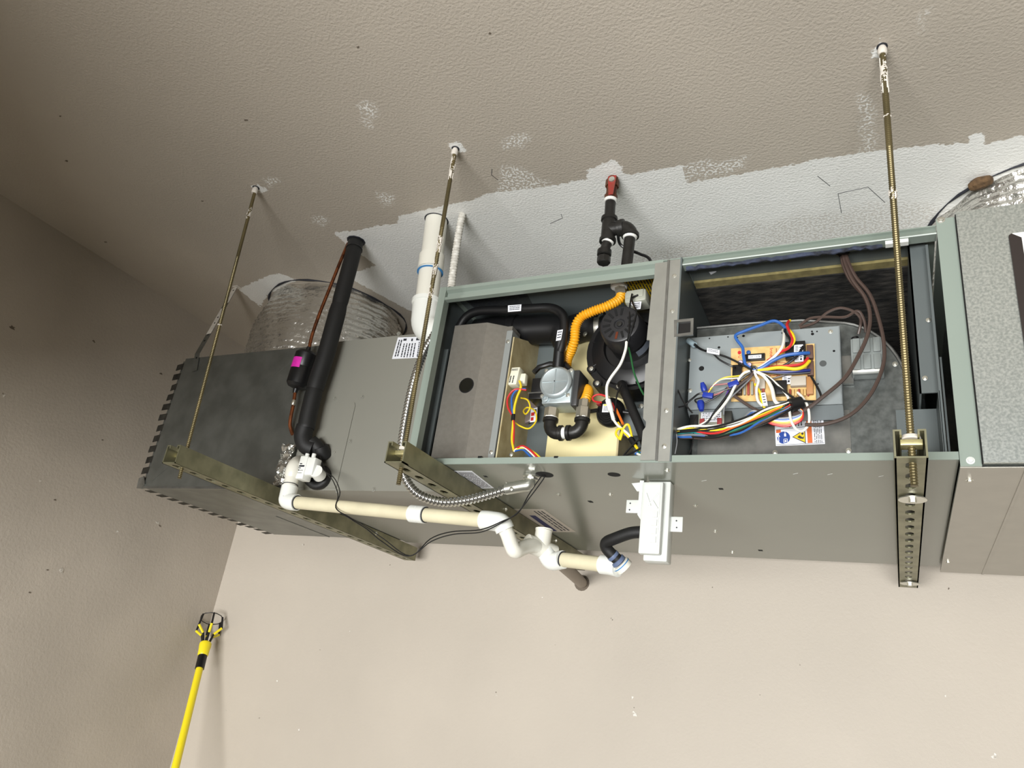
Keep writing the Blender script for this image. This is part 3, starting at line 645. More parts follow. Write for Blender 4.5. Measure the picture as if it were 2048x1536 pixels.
P_, r_ = corr(lo_, .0100, .0085, .0032); MB().tube(P_, r_, 12).build('conduit', M_cond, CD, ang=50)
e0 = B(1012, 978, y=.066); e1 = B(1052, 972, y=.068); e2 = V((e1.x+.006, e1.y+.006, -.0005))
mb = MB(); mb.tube(smooth([e0, e1-V((.008, 0, 0)), e1+V((.004, .002, .003)), e1+V((.006, .005, .012))], 5), .0125, 14); mb.build('connector_elbow', M_zinc, CD)
mb = MB(); mb.cyl(e1+V((.006, .005, .006)), e2, .0128, n=16); mb.lathe(e1+V((.006, .005, .014)), (0, 0, 1), [(.016, 0), (.016, .004)], 8); mb.lathe(e2, (0, 0, -1), [(.017, 0), (.017, .004)], 10); mb.build('locknut', M_zinc, CD)
screw(e0+V((.002, -.004, .012)), (0, -.5, 1), .003, CD); screw(e0+V((.018, -.012, -.003)), (0, -1, 0), .003, CD)

# ------------------------------------------------------------------ refrigerant lines
SL = thing('suction_line', 'thick black foam-insulated refrigerant line from the ceiling to the coil cabinet', 'refrigerant line', B(640, 905, y=.19))
sp = [B(712, 482, z=ZC-.001)]+path([(703, 520, .16), (688, 575, .155), (668, 650, .15), (650, 715, .148), (632, 770, .148), (617, 830, .15), (612, 858, .152)])
S_ = smooth(sp, 6)
def cutlen(P, a, b):
    return P[int(a*(len(P)-1)):int(b*(len(P)-1))+1]
for a, b, r in ((0, .36, .0225), (.36, .74, .0238), (.74, 1, .0228)):
    seg = cutlen(S_, a, b); rr = [r*(.93 if i in (0, len(seg)-1) else 1) for i in range(len(seg))]; MB().tube(seg, rr, 18).build('foam_sleeve', M_rub, SL, ang=50)
MB().tube(smooth(path([(611, 852, .152), (606, 872, .155), (612, 890, .162), (628, 898, .172)]), 5), .0235, 16).build('foam_sleeve', M_rub, SL)
MB().tube(smooth(path([(622, 884, .165), (633, 893, .174), (640, 903, .182)]), 5), .019, 14).build('foam_sleeve', M_rub, SL)
MB().tube(path([(640, 893, .175), (644, 905, .186), (650, 915, .1985)]), [.0195, .0225, .0205], 16).build('foam_sleeve', M_rub, SL)
mb = MB(); mb.lathe(V((sp[0].x, sp[0].y, ZC-.002)), (0, 0, 1), [(.027, 0), (.028, .0015)], 11); mb.build('ceiling_hole', M_ink, SL)
mb = MB(); mb.lathe(S_[3], S_[4]-S_[3], [(.0245, 0), (.0250, .002), (.0245, .004)], 14); mb.build('cable_tie', M_black, SL)
LL = thing('liquid_line', 'thin copper refrigerant line with a black filter drier bearing a pink label', 'refrigerant line', B(590, 860, y=.155))
cu = [B(696, 487, z=ZC-.001)]+path([(680, 525, .148), (660, 575, .146), (640, 625, .146), (625, 668, .148), (618, 697, .15)])
MB().tube(smooth(cu, 5), .0048, 10).build('copper_tube', M_cop, LL)
d0, d1_ = B(616, 701, y=.15), B(592, 778, y=.158); da = (d1_-d0); dl_ = da.length
MB().lathe(d0, da, [(.006, -.01), (.007, 0), (.024, .004), (.0305, .012), (.0305, dl_*.42), (.0290, dl_*.45), (.0305, dl_*.48), (.0305, dl_-.014), (.024, dl_-.005), (.008, dl_), (.006, dl_+.012)], 28).build('filter_drier', M_black, LL)
lab = MB(); dn = da.normalized(); e = dn.orthogonal(); vs = []
sx = V((-1, 0, 0)); sx = (sx-dn*sx.dot(dn)).normalized(); sy = V((0, -1, 0)); sy = (sy-dn*sy.dot(dn)); sy = (sy-sx*sy.dot(sx)).normalized()
for j, h in enumerate((.26, .52)):
    for i in range(9):
        th = math.radians(46+i*9); vs.append(d0+da*h+(sx*math.cos(th)+sy*math.sin(th))*.0309)
lab.add(vs, [(i, i+1, 10+i, 9+i) for i in range(8)]); lab.build('pink_label', M_pink, LL, 'bright pink label')
MB().tube(smooth(path([(590, 786, .158), (587, 808, .16), (582, 832, .163), (580, 850, .17), (584, 866, .184), (586, 870, .1985)]), 5), .0048, 10).build('copper_tube', M_cop, LL)
MB().lathe(B(589, 800, y=.158), da, [(.0048, 0), (.0062, .003), (.0062, .012), (.0048, .015)], 10).build('brazed_joint', M_brass, LL)

# ------------------------------------------------------------------ condensate drain
DR = thing('condensate_drain', 'aged white PVC condensate drain pipe running below the coil cabinet and channels', 'drain pipe', B(1000, 1060, y=.12))
a0 = B(598, 926, y=.175); a1 = B(588, 938, y=.135); a2 = B(573, 1003, y=.13); a3 = B(833, 1028, y=.12); a4 = B(975, 1041, y=.112)
RP, RF = .0155, .0195
MB().tube(smooth([V((a0.x, .1995, a0.z)), a0, a1+V((0, 0, .004)), a1-V((0, 0, .02))], 5), RF, 18).build('elbow', M_pvc, DR)
mid = a1.lerp(a2, .55); MB().cyl(a1-V((0, 0, .012)), mid, RP+.002, n=20).build('riser', M_pvc, DR)
MB().tube(smooth([mid, a2.lerp(mid, .35), a2+V((.002, 0, .003)), a2.lerp(a3, .05), a2.lerp(a3, .09)], 6), RF+.001, 20).build('elbow', M_white, DR)
MB().cyl(a2.lerp(a3, .08), a3, RP, n=20).build('pipe', M_cpvc, DR)
dx = (a4-a3).normalized()
MB().lathe(a3-dx*.016, dx, [(RP, 0), (RF, .001), (RF, .018), (RF-.001, .019), (RF-.001, .021), (RF, .022), (RF, .039), (RP, .04)], 20).build('coupling', M_white, DR)
MB().cyl(a3, a4, RP, n=20).build('pipe', M_cpvc, DR)
b1 = B(1002, 1046, y=.116); b2 = B(1014, 1066, y=.125); b3 = B(1030, 1102, y=.135); b4 = B(1046, 1096, y=.165); b5 = B(1064, 1091, y=.195); tee_c = B(1082, 1097, y=.225)
MB().tube(smooth([a4-dx*.012, a4+dx*.008, b1, b1.lerp(b2, .7)], 5), RF+.001, 20).build('elbow', M_white, DR)
MB().tube(smooth([b1, b2, B(1022, 1088, y=.13), b3, b4, b5, tee_c], 6), RP, 18).build('trap_bend', M_pvc, DR)
td = V((.55, .78, -.12)).normalized()
mb = MB(); mb.cyl(tee_c-td*.034, tee_c+td*.034, RF, n=20); mb.lathe(tee_c-td*.034, -td, [(RF, -.001), (RF, .004), (RF-.0025, .004), (RF-.0025, -.004)], 20, cap=False); mb.cyl(tee_c, tee_c+V((.002, 0, .040)), RF-.001, n=20); mb.lathe(tee_c+V((.002, 0, .04)), (0, 0, 1), [(RF, 0), (RF, .003), (RF-.003, .003)], 20); mb.build('tee', M_pvc, DR)
c1 = B(1108, 1122, y=.235); c2 = B(1124, 1119, y=.22); c3 = B(1222, 1131, y=.19)
mb = MB(); mb.tube(smooth([tee_c+td*.01, c1-V((.006, 0, 0)), c2.lerp(c3, .02)], 6), RF, 18); mb.build('elbow', M_white, DR)
MB().cyl(c2, c3, RP, n=20).build('pipe', M_cpvc, DR)
MB().tube([c3.lerp(c2, .18), c3, c3+V((.018, -.006, -.004))], RF, 18).build('elbow', M_white, DR)
wl = B(1164, 1166, y=YW); MB().cyl(tee_c+td*.02, wl, .0165, n=18).build('wall_stub', mat('tan_painted_pipe', (150, 138, 124), .6), DR, 'tan-painted stub running back into the wall')
MB().lathe(wl-V((0, .001, 0)), (0, 1, 0), [(.024, -.001), (.024, .001)], 16).build('wall_hole', M_scuff, DR)
for c, d_ in ((a2.lerp(a3, .092), a3-a2), (a3+dx*.0245, dx), (c2.lerp(c3, .02), c3-c2)): MB().lathe(c, d_, [(RF-.0018, -.0008), (RF-.0018, .0014)], 20).build('cement_ring', M_ink, DR)
MB().lathe(mid.lerp(a1, .1), a1-a2, [(RF+.0003, -.0005), (RF+.0003, .0006)], 20).build('cement_ring', M_ink, DR)
# white drain trap on the underside
TR = thing('drain_trap', 'white plastic drain trap box fixed under the furnace front edge', 'drain trap', (.51, .11, -.155))
MB().box((.494, .112, -.156), (.540, .145, -.001), .003).build('back_shell', M_trapw, TR)
MB().box((.4885, .096, -.146), (.5295, .112, -.007), .003).build('front_cover', M_trapw, TR)
MB().prism([V((.4885, .104, -.002)), V((.4805, .104, -.002)), V((.480, .104, -.07)), V((.4885, .104, -.082))], (0, .02, 0)).build('side_web', M_trapw, TR, sm=False)
for a, b in (((.455, .108, -.066), (.486, .112, -.040)), ((.538, .125, -.096), (.563, .129, -.067))): MB().box(a, b, .001).build('mounting_lug', M_trapw, TR)
MB().prism([V((.4805, .11, -.004)), V((.462, .11, -.006)), V((.474, .11, -.022)), V((.4805, .11, -.022))], (0, .004, 0)).build('mounting_lug', M_trapw, TR, sm=False)
for x, y, z in ((.463, .108, -.047), (.4625, .108, -.060), (.552, .125, -.088), (.551, .125, -.075)): MB().lathe((x, y, z), (0, -1, 0), [(.0016, 0), (.0016, .0004)], 8).build('lug_hole', M_ink, TR)
mb = MB(); mb.box((.494, .0952, -.140), (.525, .0958, -.0125)); mb.build('cover_boss', M_trapw, TR)
for k in range(4): MB().box((.512, .0932, -.125+k*.016), (.522, .0953, -.114+k*.016)).build('embossed_mark', M_trapw, TR)
for a, b in (((.498, -.030), (.508, -.055)), ((.502, -.055), (.522, -.03)), ((.512, -.045), (.522, -.06))): MB().tube([V((a[0], .0948, a[1])), V((b[0], .0948, b[1]))], .0014, 5).build('embossed_mark', M_trapw, TR)
o = MB().tube(smooth(path([(1290, 1064, .128), (1262, 1066, .13), (1230, 1077, .138), (1213, 1085, .147), (1213, 1096, .155), (1224, 1109, .163), (1238, 1122, .172), (1243, 1129, .178)]), 6), .0118, 16).build('drain_hose', M_rub)
tag(o, 'black rubber hose bent between the white drain trap and the PVC drain', 'hose')
hd = (B(1243, 1129, y=.178)-B(1224, 1109, y=.163)).normalized(); hc = B(1240, 1126, y=.176)
mb = MB(); mb.lathe(hc-hd*.010, hd, [(.0125, 0), (.0155, .001), (.0155, .008), (.0135, .009)], 18); mb.build('hose_collar', mat('blue_grey_collar', (96, 110, 140), .5), DR)
mb = MB(); mb.lathe(hc, hd, [(.0155, 0), (.0185, .001), (.0185, .014), (.0155, .015)], 18); mb.build('hose_socket', M_pvc, DR)
MB().lathe(hc, hd, [(.0188, .003), (.0188, .005)], 18).build('primer_ring', mat('blue_primer', (40, 90, 150), .5), DR)
hq = B(1224, 1109, y=.163); MB().lathe(hq, hd, [(.0125, 0), (.0128, .001), (.0128, .006), (.0125, .007)], 16).build('hose_band', mat('blue_grey_collar', (96, 110, 140), .5), o)
# float switch on the coil drain port
FS = thing('float_switch', 'white plastic float switch with black print on the coil drain port', 'float switch', B(620, 965, y=.17))
f0 = B(611, 938, y=.145); ud = (B(618, 905, y=.145)-B(604, 958, y=.145)).normalized(); rd = V((1, 0, 0)); rd = (rd-ud*rd.dot(ud)).normalized(); od = rd.cross(ud)
hh_ = (B(618, 905, y=.145)-B(604, 958, y=.145)).length/2
MB().obox(f0, rd*.0125, ud*hh_*.86, od*.016, .003).build('body', M_white, FS)
MB().obox(f0+rd*.022+ud*.004, rd*.014, ud*hh_*.66, od*.013, .003).build('side_block', M_white, FS)
for s in (-.006, .016): MB().cyl(f0+ud*hh_*.8+rd*s, f0+ud*(hh_*.86+.010)+rd*s, .0055, n=12).build('terminal_post', M_white, FS)
MB().cyl(B(640, 952, y=.165), B(632, 942, y=.14), .0165, n=20).build('cap', M_white, FS)
MB().tube(smooth(path([(612, 957, .180), (630, 972, .186), (648, 966, .19), (655, 950, .192), (648, 938, .194)]), 4), .0105, 12).build('rubber_boot', M_rub, FS)
MB().cyl(B(640, 956, y=.1995), B(640, 956, y=.192), .0245, n=24).build('port_gasket', M_black, FS)
q = [f0+ud*hh_*.3-rd*.010-od*.0163, f0+ud*hh_*.3+rd*.010-od*.0163, f0-ud*hh_*.5+rd*.010-od*.0163, f0-ud*hh_*.5-rd*.010-od*.0163]
if (CAM-f0).dot(od) > 0: q = [p+od*.0326 for p in q]
prints(q, [(.15, .02, .5, .12), (.1, .2, .95, .36), (.1, .42, .45, .5), (.15, .6, .3, .72), (.35, .66, .9, .70), (.1, .9, .8, .94)], 'print', M_ink, FS, .0002, 'stuff')
FW = thing('float_switch_wire', 'pair of thin black wires drooping from the float switch to the furnace underside hole', 'wire', B(820, 1112, y=.10))
base = [(640, 912, .165), (648, 938, .155), (655, 948, .145), (668, 960, .135), (678, 988, .12), (672, 1016, .105), (700, 1036, .10), (733, 1056, .098), (765, 1080, .098), (818, 1112, .098), (862, 1080, .096), (905, 1066, .092), (960, 1062, .088), (1000, 1046, .084), (1035, 1026, .078), (1060, 990, .073), (1085, 955, .071), (1089, 948, .0715)]
for k in (-1, 1):
    pp = [(x+k*2.2*math.sin(i*1.3), y_+k*(2.5 if i not in (0, 5, 9, 14, 17) else .4), d_) for i, (x, y_, d_) in enumerate(base)]
    P_ = smooth(path(pp), 6); P_ = [V((p.x, p.y, min(p.z, -.001))) if p.y < .1995 and p.x > 0 else p for p in P_]
    MB().tube(P_, .0013, 6).build('wire', wm('k'), FW)

# ------------------------------------------------------------------ telescopic fruit-picker style pole leaning in the corner
PL = thing('bulb_changer_pole', 'yellow pole with black-pronged grabber head leaning in the wall corner', 'pole', (-.9, .4, ZF))
hp = B(406, 1309, y=.845); hb = B(351, 1534, y=.72); pd = (hb-hp).normalized(); sgn = (ZF+.0-hp.z)/pd.z; foot = hp+pd*sgn
PL.location = foot; ORIG[PL.name] = foot.copy()
R0 = .0125
j1 = B(403, 1325, y=.825)
MB().cyl(hp+pd*.05, foot, R0, n=16).build('shaft', M_poley, PL)
MB().cyl(hp+pd*.004, hp+pd*.055, .0158, n=16).build('grip_sleeve', M_black, PL)
MB().lathe(hp+pd*.006, -pd, [(.0155, 0), (.0185, .004), (.0195, .03), (.021, .034), (.021, .048), (.018, .052)], 16).build('collar', M_poley, PL)
u = -pd; e = V((1, 0, 0)); e = (e-u*e.dot(u)).normalized(); g2 = u.cross(e); top = hp+u*.05
for k in range(6):
    th = k*math.pi/3+.3; o_ = e*math.cos(th)+g2*math.sin(th)
    MB().tube([top+o_*.012-u*.004, top+o_*.022+u*.030], .0038, 8).build('prong_root', M_black, PL)
    MB().tube([top+o_*.022+u*.028, top+o_*.047+u*.050], .0046, 8).build('prong_joint', M_poley, PL)
    MB().tube([top+o_*.047+u*.048, top+o_*.040+u*.096], .0036, 8).build('prong', M_black, PL)
MB().tube([top+(e*math.cos(t)+g2*math.sin(t))*.040+u*.096 for t in np.linspace(0, 2*math.pi, 12, endpoint=False)], .0016, 6, closed=True).build('prong_ring', M_black, PL)
# ================================================================== inside the burner compartment
MB().box((.016, .020, H-.0026), (.566, .2, H-.0021)).build('roof_shade_sheet', M_int, F, sm=False)  # extra dark sheets below the top panel, compartment shade put into their colour
MB().box((.570, .020, H-.0026), (.999, .09, H-.0021)).build('roof_shade_sheet', M_int, F, sm=False)
BB = thing('burner_box', 'bare steel burner box cover with a round sight glass inside the furnace', 'burner box', (.09, .1, .025))
z0, z1 = .031, .358
pr = [(.018, .075), (.024, .05), (.110, .05), (.150, .078), (.162, .078), (.162, .12), (.018, .12)]
MB().prism([V((x, y, z0)) for x, y in pr], (0, 0, z1-z0)).build('cover', M_burn, BB, sm=False)
MB().box((.150, .0765, z0-.008), (.1615, .080, z1-.012)).box((.1615, .0765, z0-.008), (.1645, .13, z1-.012)).build('mounting_flange', M_flange, BB, sm=False)
for z in (.318, .052): screw((.156, .0765, z), (0, -1, 0), .0034, BB)
sg = B(933, 771, y=.05); MB().lathe(sg, (0, -1, 0), [(.0185, -.001), (.0185, .0012), (.0165, .0014)], 28).build('sight_glass_ring', M_black, BB)
MB().lathe(sg-V((0, .0012, 0)), (0, -1, 0), [(.0160, 0), (.0160, .0006)], 28).build('sight_glass', mat('dark_glass', (26, 26, 22), .12), BB)
MB().box((.003, .055, .04), (.014, .06, .30)).build('side_bracket', M_int, BB, sm=False)
MB().lathe((.010, .09, .18), (-.4, -1, 0), [(.035, 0), (.035, .004)], 24).build('grommet_disc', mat('pale_grommet', (170, 176, 184), .4), BB)
# exhaust elbow at the back and intake tube
EX = thing('exhaust_pipe', 'glossy black exhaust pipe elbow at the back of the burner compartment', 'exhaust pipe', (.25, .15, .33))
MB().tube(smooth([V((.03, .143, .385)), V((.12, .148, .385)), V((.235, .150, .380)), V((.262, .152, .362)), V((.268, .160, .345))], 6), .036, 22).build('pipe', M_black, EX)
MB().lathe((.12, .148, .385), (1, 0, 0), [(.037, 0), (.0395, .002), (.0395, .02), (.037, .022)], 22).build('collar', M_black, EX)
TU = thing('air_tube', 'bent black rubber tube arching over the burner box to the gas valve', 'tube', B(1120, 725, y=.075))
MB().tube(smooth(path([(914, 668, .085), (920, 652, .075), (935, 632, .066), (960, 622, .062), (1010, 620, .06), (1060, 617, .058), (1100, 616, .058), (1122, 626, .058), (1129, 645, .058), (1126, 680, .06), (1120, 705, .064)]), 7), .0105, 16).build('tube', M_black, TU)
MB().cyl(B(1121, 683, y=.061), B(1116, 735, y=.074), .0125, n=18).build('sleeve', M_black, TU)
for q in ([B(1016, 611, y=.047), B(1043, 609, y=.047), B(1042, 622, y=.047), B(1016, 624, y=.047)], [B(1115, 661, y=.045), B(1126, 659, y=.045), B(1122, 680, y=.049), B(1112, 682, y=.049)]):
    s_ = sheet(q, .0004, 'part_label', M_lab, TU, 'small white printed label'); prints(q, textlines(.12, .15, .9, .9, 3, .45, True, 6), 'print', M_ink, s_, .0006, 'stuff')
# gas valve
GV = thing('gas_valve', 'cast aluminium gas valve with a round cross-ribbed cap in the burner compartment', 'gas valve', (.30, .09, .12))
vc = B(1109, 762, y=.045); bx0, bx1 = vc.x-.034, vc.x+.036
MB().box((bx0+.004, .057, .151), (bx1, .115, .228), .003).build('body', M_valve, GV)
MB().box((bx1-.002, .062, .146), (bx1+.012, .118, .228), .003).build('side_block', mat('dark_grey_casting', (62, 62, 62), .45, .3), GV)
MB().lathe((vc.x, .057, vc.z), (0, -1, 0), [(.036, 0), (.036, .006), (.033, .010), (.030, .011), (.029, .0105)], 36).build('cap', M_valve, GV)
mb = MB(); mb.box((vc.x-.028, .0448, vc.z-.0012), (vc.x+.028, .047, vc.z+.0012)); mb.box((vc.x-.0012, .0448, vc.z-.028), (vc.x+.0012, .047, vc.z+.028)); mb.build('cap_rib', M_valve, GV, sm=False)
for a in (.75, 2.3, 3.9, 5.5): screw((vc.x+.041*math.cos(a), .056, vc.z+.041*math.sin(a)), (0, -1, 0), .0032, GV)
MB().box((bx0-.026, .06, vc.z-.018), (bx0+.006, .105, vc.z+.017), .002).build('solenoid', M_black, GV)
MB().box((bx0-.028, .058, vc.z-.033), (bx0+.006, .10, vc.z-.020), .001).build('terminal_strip', M_black, GV)
MB().box((bx0-.030, .056, vc.z-.0205), (bx0+.006, .09, vc.z-.0180)).build('terminal_plate', M_gals, GV, sm=False)
pc = B(1091, 798, y=.056); MB().lathe(pc, (0, -1, 0), [(.0075, -.001), (.0075, .003), (.005, .0035), (.004, .001)], 18).build('pressure_tap', M_valve, GV)
mb = MB(); MB().tube(path([(1068, 745, .075), (1078, 735, .08), (1100, 728, .085), (1130, 728, .085), (1150, 750, .085)]), .006, 10).build('regulator_shroud', M_black, GV)
# black iron elbows under the valve
n1 = B(1103, 826, y=.075); n2 = B(1166, 826, y=.075)
GE = thing('iron_elbow_pair', 'two black iron elbows with a sealant-smeared nipple below the gas valve', 'pipe fitting', (.32, .075, .09))
MB().cyl(n1+V((0, 0, .010)), n1+V((0, 0, -.010)), .0155, n=6, bev=.001).build('hex_nut', M_brass, GE)
MB().cyl(n1+V((0, 0, -.008)), n1+V((0, 0, -.017)), .0135, n=16).build('thread_sealant', M_seal, GE)
zc_ = n1.z-.046; xm = (n1.x+n2.x)/2
for nn_, s in ((n1, 1), (n2, -1)):
    top_ = V((nn_.x, .075, nn_.z-.014)); mb = MB()
    arc = [top_, V((nn_.x, .075, zc_+.022))]+[V((nn_.x+s*.02*(1-math.cos(a)), .075, zc_+.02-.02*math.sin(a))) for a in np.linspace(0, math.pi/2, 7)]+[V((xm-s*.005, .075, zc_))]
    mb.tube(arc, .0135, 18)
    mb.lathe(V((nn_.x, .075, nn_.z-.012)), (0, 0, -1), [(.014, 0), (.0165, .001), (.0165, .008), (.0135, .010)], 18)
    mb.lathe(V((xm-s*.004, .075, zc_)), (-s, 0, 0), [(.0135, 0), (.0165, .001), (.0165, .008), (.0135, .010)], 18)
    mb.build('elbow', M_iron, GE)
MB().cyl(V((xm-.008, .075, zc_)), V((xm+.008, .075, zc_)), .0125, n=16).build('nipple', M_seal, GE)
# yellow gas connector
YC = thing('gas_connector', 'yellow corrugated gas connector hose snaking from the top union to the elbows', 'gas hose', B(1240, 590, y=.08))
yp = path([(1243, 588, .075), (1237, 600, .07), (1215, 612, .06), (1185, 623, .055), (1163, 634, .055), (1152, 652, .058), (1149, 680, .066), (1143, 700, .08), (1135, 718, .10), (1133, 745, .128), (1140, 768, .132), (1160, 774, .125), (1176, 780, .105), (1174, 793, .085), (1169, 803, .077)])
P_, r_ = corr(yp, .0108, .0056, .0024); MB().tube(P_, r_, 12).build('hose', M_yel, YC, ang=50)
ut = B(1239, 562, y=.075)
MB().cyl(V((ut.x, .075, H-.003)), ut-V((0, 0, .004)), .0145, n=8, bev=.001).build('union_nut', M_brass, YC)
MB().cyl(ut-V((0, 0, .002)), B(1243, 590, y=.075), .0125, n=6, bev=.001).build('flare_nut', M_brass, YC)
MB().lathe((ut.x, .075, H-.0028), (0, 0, -1), [(.019, 0), (.018, .005), (.015, .007)], 18).build('roof_bushing', M_seal, YC)
MB().cyl(B(1169, 800, y=.076), n2+V((0, 0, .010)), .0115, n=6, bev=.001).build('flare_nut', M_brass, YC)
MB().cyl(n2+V((0, 0, .012)), n2+V((0, 0, -.012)), .0150, n=6, bev=.001).build('union_nut', M_brass, YC)
MB().cyl(n2+V((0, 0, -.010)), n2+V((0, 0, -.016)), .0135, n=16).build('thread_sealant', M_seal, YC)
# inducer blower
IN = thing('inducer_blower', 'black draft inducer blower with a slotted motor cap beside the divider post', 'blower', (.43, .15, .2))
ic = B(1237, 645, y=.018); cx, cz = ic.x, ic.z
cz2 = cz+.0
ring = []
for i in range(40):
    a = 2*math.pi*i/40; rr = .098+.012*(i/40 if a < 4.2 else 0)
    ring.append(V((min(cx+rr*math.cos(a), .5625), .118, max(min(cz-.01+rr*math.sin(a), H-.006), .02))))
MB().prism(ring, (0, .06, 0)).build('volute', M_black, IN, ang=30)
MB().lathe((cx, .118, cz-.008), (0, -1, 0), [(.092, 0), (.090, .006), (.074, .014), (.060, .016), (.058, .006)], 40).build('face_ring', M_black, IN)
for a in (2.95, 3.6, 4.15, 4.9, 5.6): 
    d_ = V((math.cos(a), 0, math.sin(a))); MB().tube([V((cx, .108, cz-.008))+d_*.062, V((cx, .112, cz-.008))+d_*.092], .0016, 6).build('rib', M_black, IN)
MB().lathe((cx, .112, cz), (0, -1, 0), [(.045, 0), (.045, .040), (.0435, .042)], 36).build('motor', mat('black_motor', (16, 16, 17), .3), IN)
mb = MB(); vs = []
for j, yy in enumerate((.100, .078)):
    for i in range(9): th = math.radians(-62+i*10); vs.append(V((cx+.0456*math.cos(th), yy, cz+.0456*math.sin(th))))
mb.add(vs, [(i, i+1, 10+i, 9+i) for i in range(8)]); mb.build('motor_label', mat('grey_motor_label', (120, 128, 140), .4), IN)
MB().lathe((cx, .070, cz), (0, -1, 0), [(.040, -.004), (.0465, .0), (.0465, .012), (.044, .040), (.041, .046), (.038, .0475), (.012, .0475), (.0105, .046), (.0105, .044)], 40).build('motor_cap', mat('dark_grey_motor_plastic', (36, 36, 38), .42), IN)
MB().lathe((cx, .0242, cz), (0, -1, 0), [(.006, 0), (.0055, .002), (.002, .003)], 16).build('shaft_end', mat('oily_steel', (60, 60, 58), .3, .6), IN)
M_slot = M_dark
for k in range(14):
    a = 2*math.pi*k/14+.1
    if k in (2,): continue
    d_ = V((math.cos(a), 0, math.sin(a))); s2 = V((-math.sin(a), 0, math.cos(a))); c = V((cx, .0222, cz))+d_*.0275
    MB().obox(c, d_*.0080, s2*.0024, V((0, .0006, 0))).build('vent_slot', mat('copper_glimpse', (120, 62, 40), .4, .6) if k == 10 else M_slot, IN, sm=False)
for px, py, yy in ((1182, 737, .112), (1194, 766, .11), (1237, 772, .115)): 
    c = B(px, py, y=yy); MB().lathe(c, (0, 1, 0), [(.010, 0), (.010, .05)], 14).build('mounting_ear', M_black, IN); screw(c, (0, -1, 0), .0036, IN)
oc = B(1176, 640, y=.15)
MB().cyl(V((cx-.05, .148, cz+.048)), V((.352, .148, .372)), .0315, n=22).build('outlet', M_black, IN)
MB().lathe(V((.356, .148, .372)), (-1, 0, 0), [(.0325, 0), (.0335, .001), (.0335, .012), (.0325, .013)], 24).build('hose_clamp', M_zinc, IN)
screw(B(1170, 668, y=.118), (-.3, -1, 0), .004, IN)
MB().tube([V((.353, .15, .376)), V((.31, .152, .382)), V((.265, .152, .372))], .0345, 20).build('rubber_boot', M_rub, IN)
JB = thing('capacitor_cup', 'translucent grey plastic cup above the inducer motor', 'plastic cup', B(1275, 610, y=.08))
q0 = B(1276, 601, y=.08); MB().obox(q0, V((.024, 0, .002)), V((0, .022, 0)), V((-.001, 0, .015)), .006).build('cup', M_trans, JB)
MB().obox(q0+V((-.001, -.02, .004)), V((.019, 0, .001)), V((0, .004, 0)), V((0, 0, .009)), .002).build('cup_face', M_trans, JB)
q = [B(1258, 605, y=.05), B(1283, 603, y=.05), B(1281, 618, y=.05), B(1272, 619, y=.05)]; s_ = sheet(q, .0004, 'label', M_lab, JB); prints(q, textlines(.1, .15, .9, .9, 3, .5, True, 4), 'print', M_ink, s_, .0005, 'stuff')
# inlet screen bracket
q = [B(1155, 605, z=H-.003), B(1200, 600, z=H-.003)]
# pressure switch
PS = thing('pressure_switch', 'round black pressure switch with white label below the inducer', 'pressure switch', B(1217, 855, y=.10))
pc = B(1216, 823, y=.082); pn = V((-.25, -1, -.12)).normalized()
MB().lathe(pc, pn, [(.028, -.02), (.031, -.016), (.031, -.004), (.0285, 0), (.027, .002), (.010, .0035), (.009, .006), (.004, .006)], 36).build('body', M_black, PS)
for i, rr in enumerate((.013, .018, .023)): MB().tube([pc+pn*.0032+(V((0, 0, 1)).cross(pn).normalized()*math.cos(t)+V((0, 0, 1))*math.sin(t))*rr for t in np.linspace(math.pi*1.05, math.pi*1.95, 12)], .0009, 5).build('rib', M_black, PS)
q = [B(1206, 809, y=.068), B(1221, 808, y=.072), B(1220, 825, y=.074), B(1204, 825, y=.07)]; s_ = sheet(q, .0005, 'label', M_lab, PS, 'small white printed label', off=.002); prints(q, textlines(.15, .3, .85, .9, 4, .5, True, 9), 'print', M_ink, s_, .0028, 'stuff'); prints(q, [(.1, .05, .9, .2)], 'print_band', M_poley, s_, .0028)
MB().cyl(pc+V((.02, .0, 0)), pc+V((.052, .01, -.002)), .004, n=10).build('barb', M_black, PS); MB().cyl(pc+V((-.02, .0, .004)), pc+V((-.042, .01, .006)), .0045, n=10).build('barb', M_black, PS)
MB().box(B(1193, 803, y=.07), B(1203, 812, y=.08)).build('terminal', wm('m'), PS)
MB().box((.425, .125, .10), (.50, .128, .16)).build('bracket', M_panel, PS, sm=False)
screw(B(1282, 812, y=.124), (0, -1, 0), .0036, PS)
HO = MB().tube(smooth(path([(1243, 768, .10), (1250, 785, .085), (1265, 820, .07), (1280, 855, .06), (1290, 885, .055), (1293, 893, .05)]), 5), [.0095]*26, 14).build('drain_hose', M_rub)
tag(HO, 'black drain hose slanting from the inducer down behind the divider post', 'hose')
# rollout switch on the burner side plate
RS = thing('rollout_switch', 'cream-white rollout switch block with printed face beside the burner box', 'switch', B(1032, 770, y=.09))
c = B(1032, 756, y=.085); MB().obox(c, V((.0105, 0, 0)), V((0, .012, 0)), V((.002, 0, .021)), .002).build('body', mat('ivory_plastic', (222, 220, 200), .45), RS)
MB().obox(c+V((.015, .008, -.002)), V((.008, 0, 0)), V((0, .008, 0)), V((0, 0, .013)), .003).build('sleeve', mat('ivory_plastic', (222, 220, 200), .45), RS)
q = [c+V((-.009, -.0122, .019)), c+V((.011, -.0122, .019)), c+V((.0075, -.0122, -.019)), c+V((-.0125, -.0122, -.019))]; prints(q, textlines(.12, .06, .9, .2, 2, .5, True, 3)+textlines(.15, .5, .85, .95, 2, .4, False, 5), 'print', M_ink, RS, .0003, 'stuff')
MB().box((.1655, .078, c.z-.022), (.1685, .10, c.z+.024)).build('bracket', M_gals, RS, sm=False)
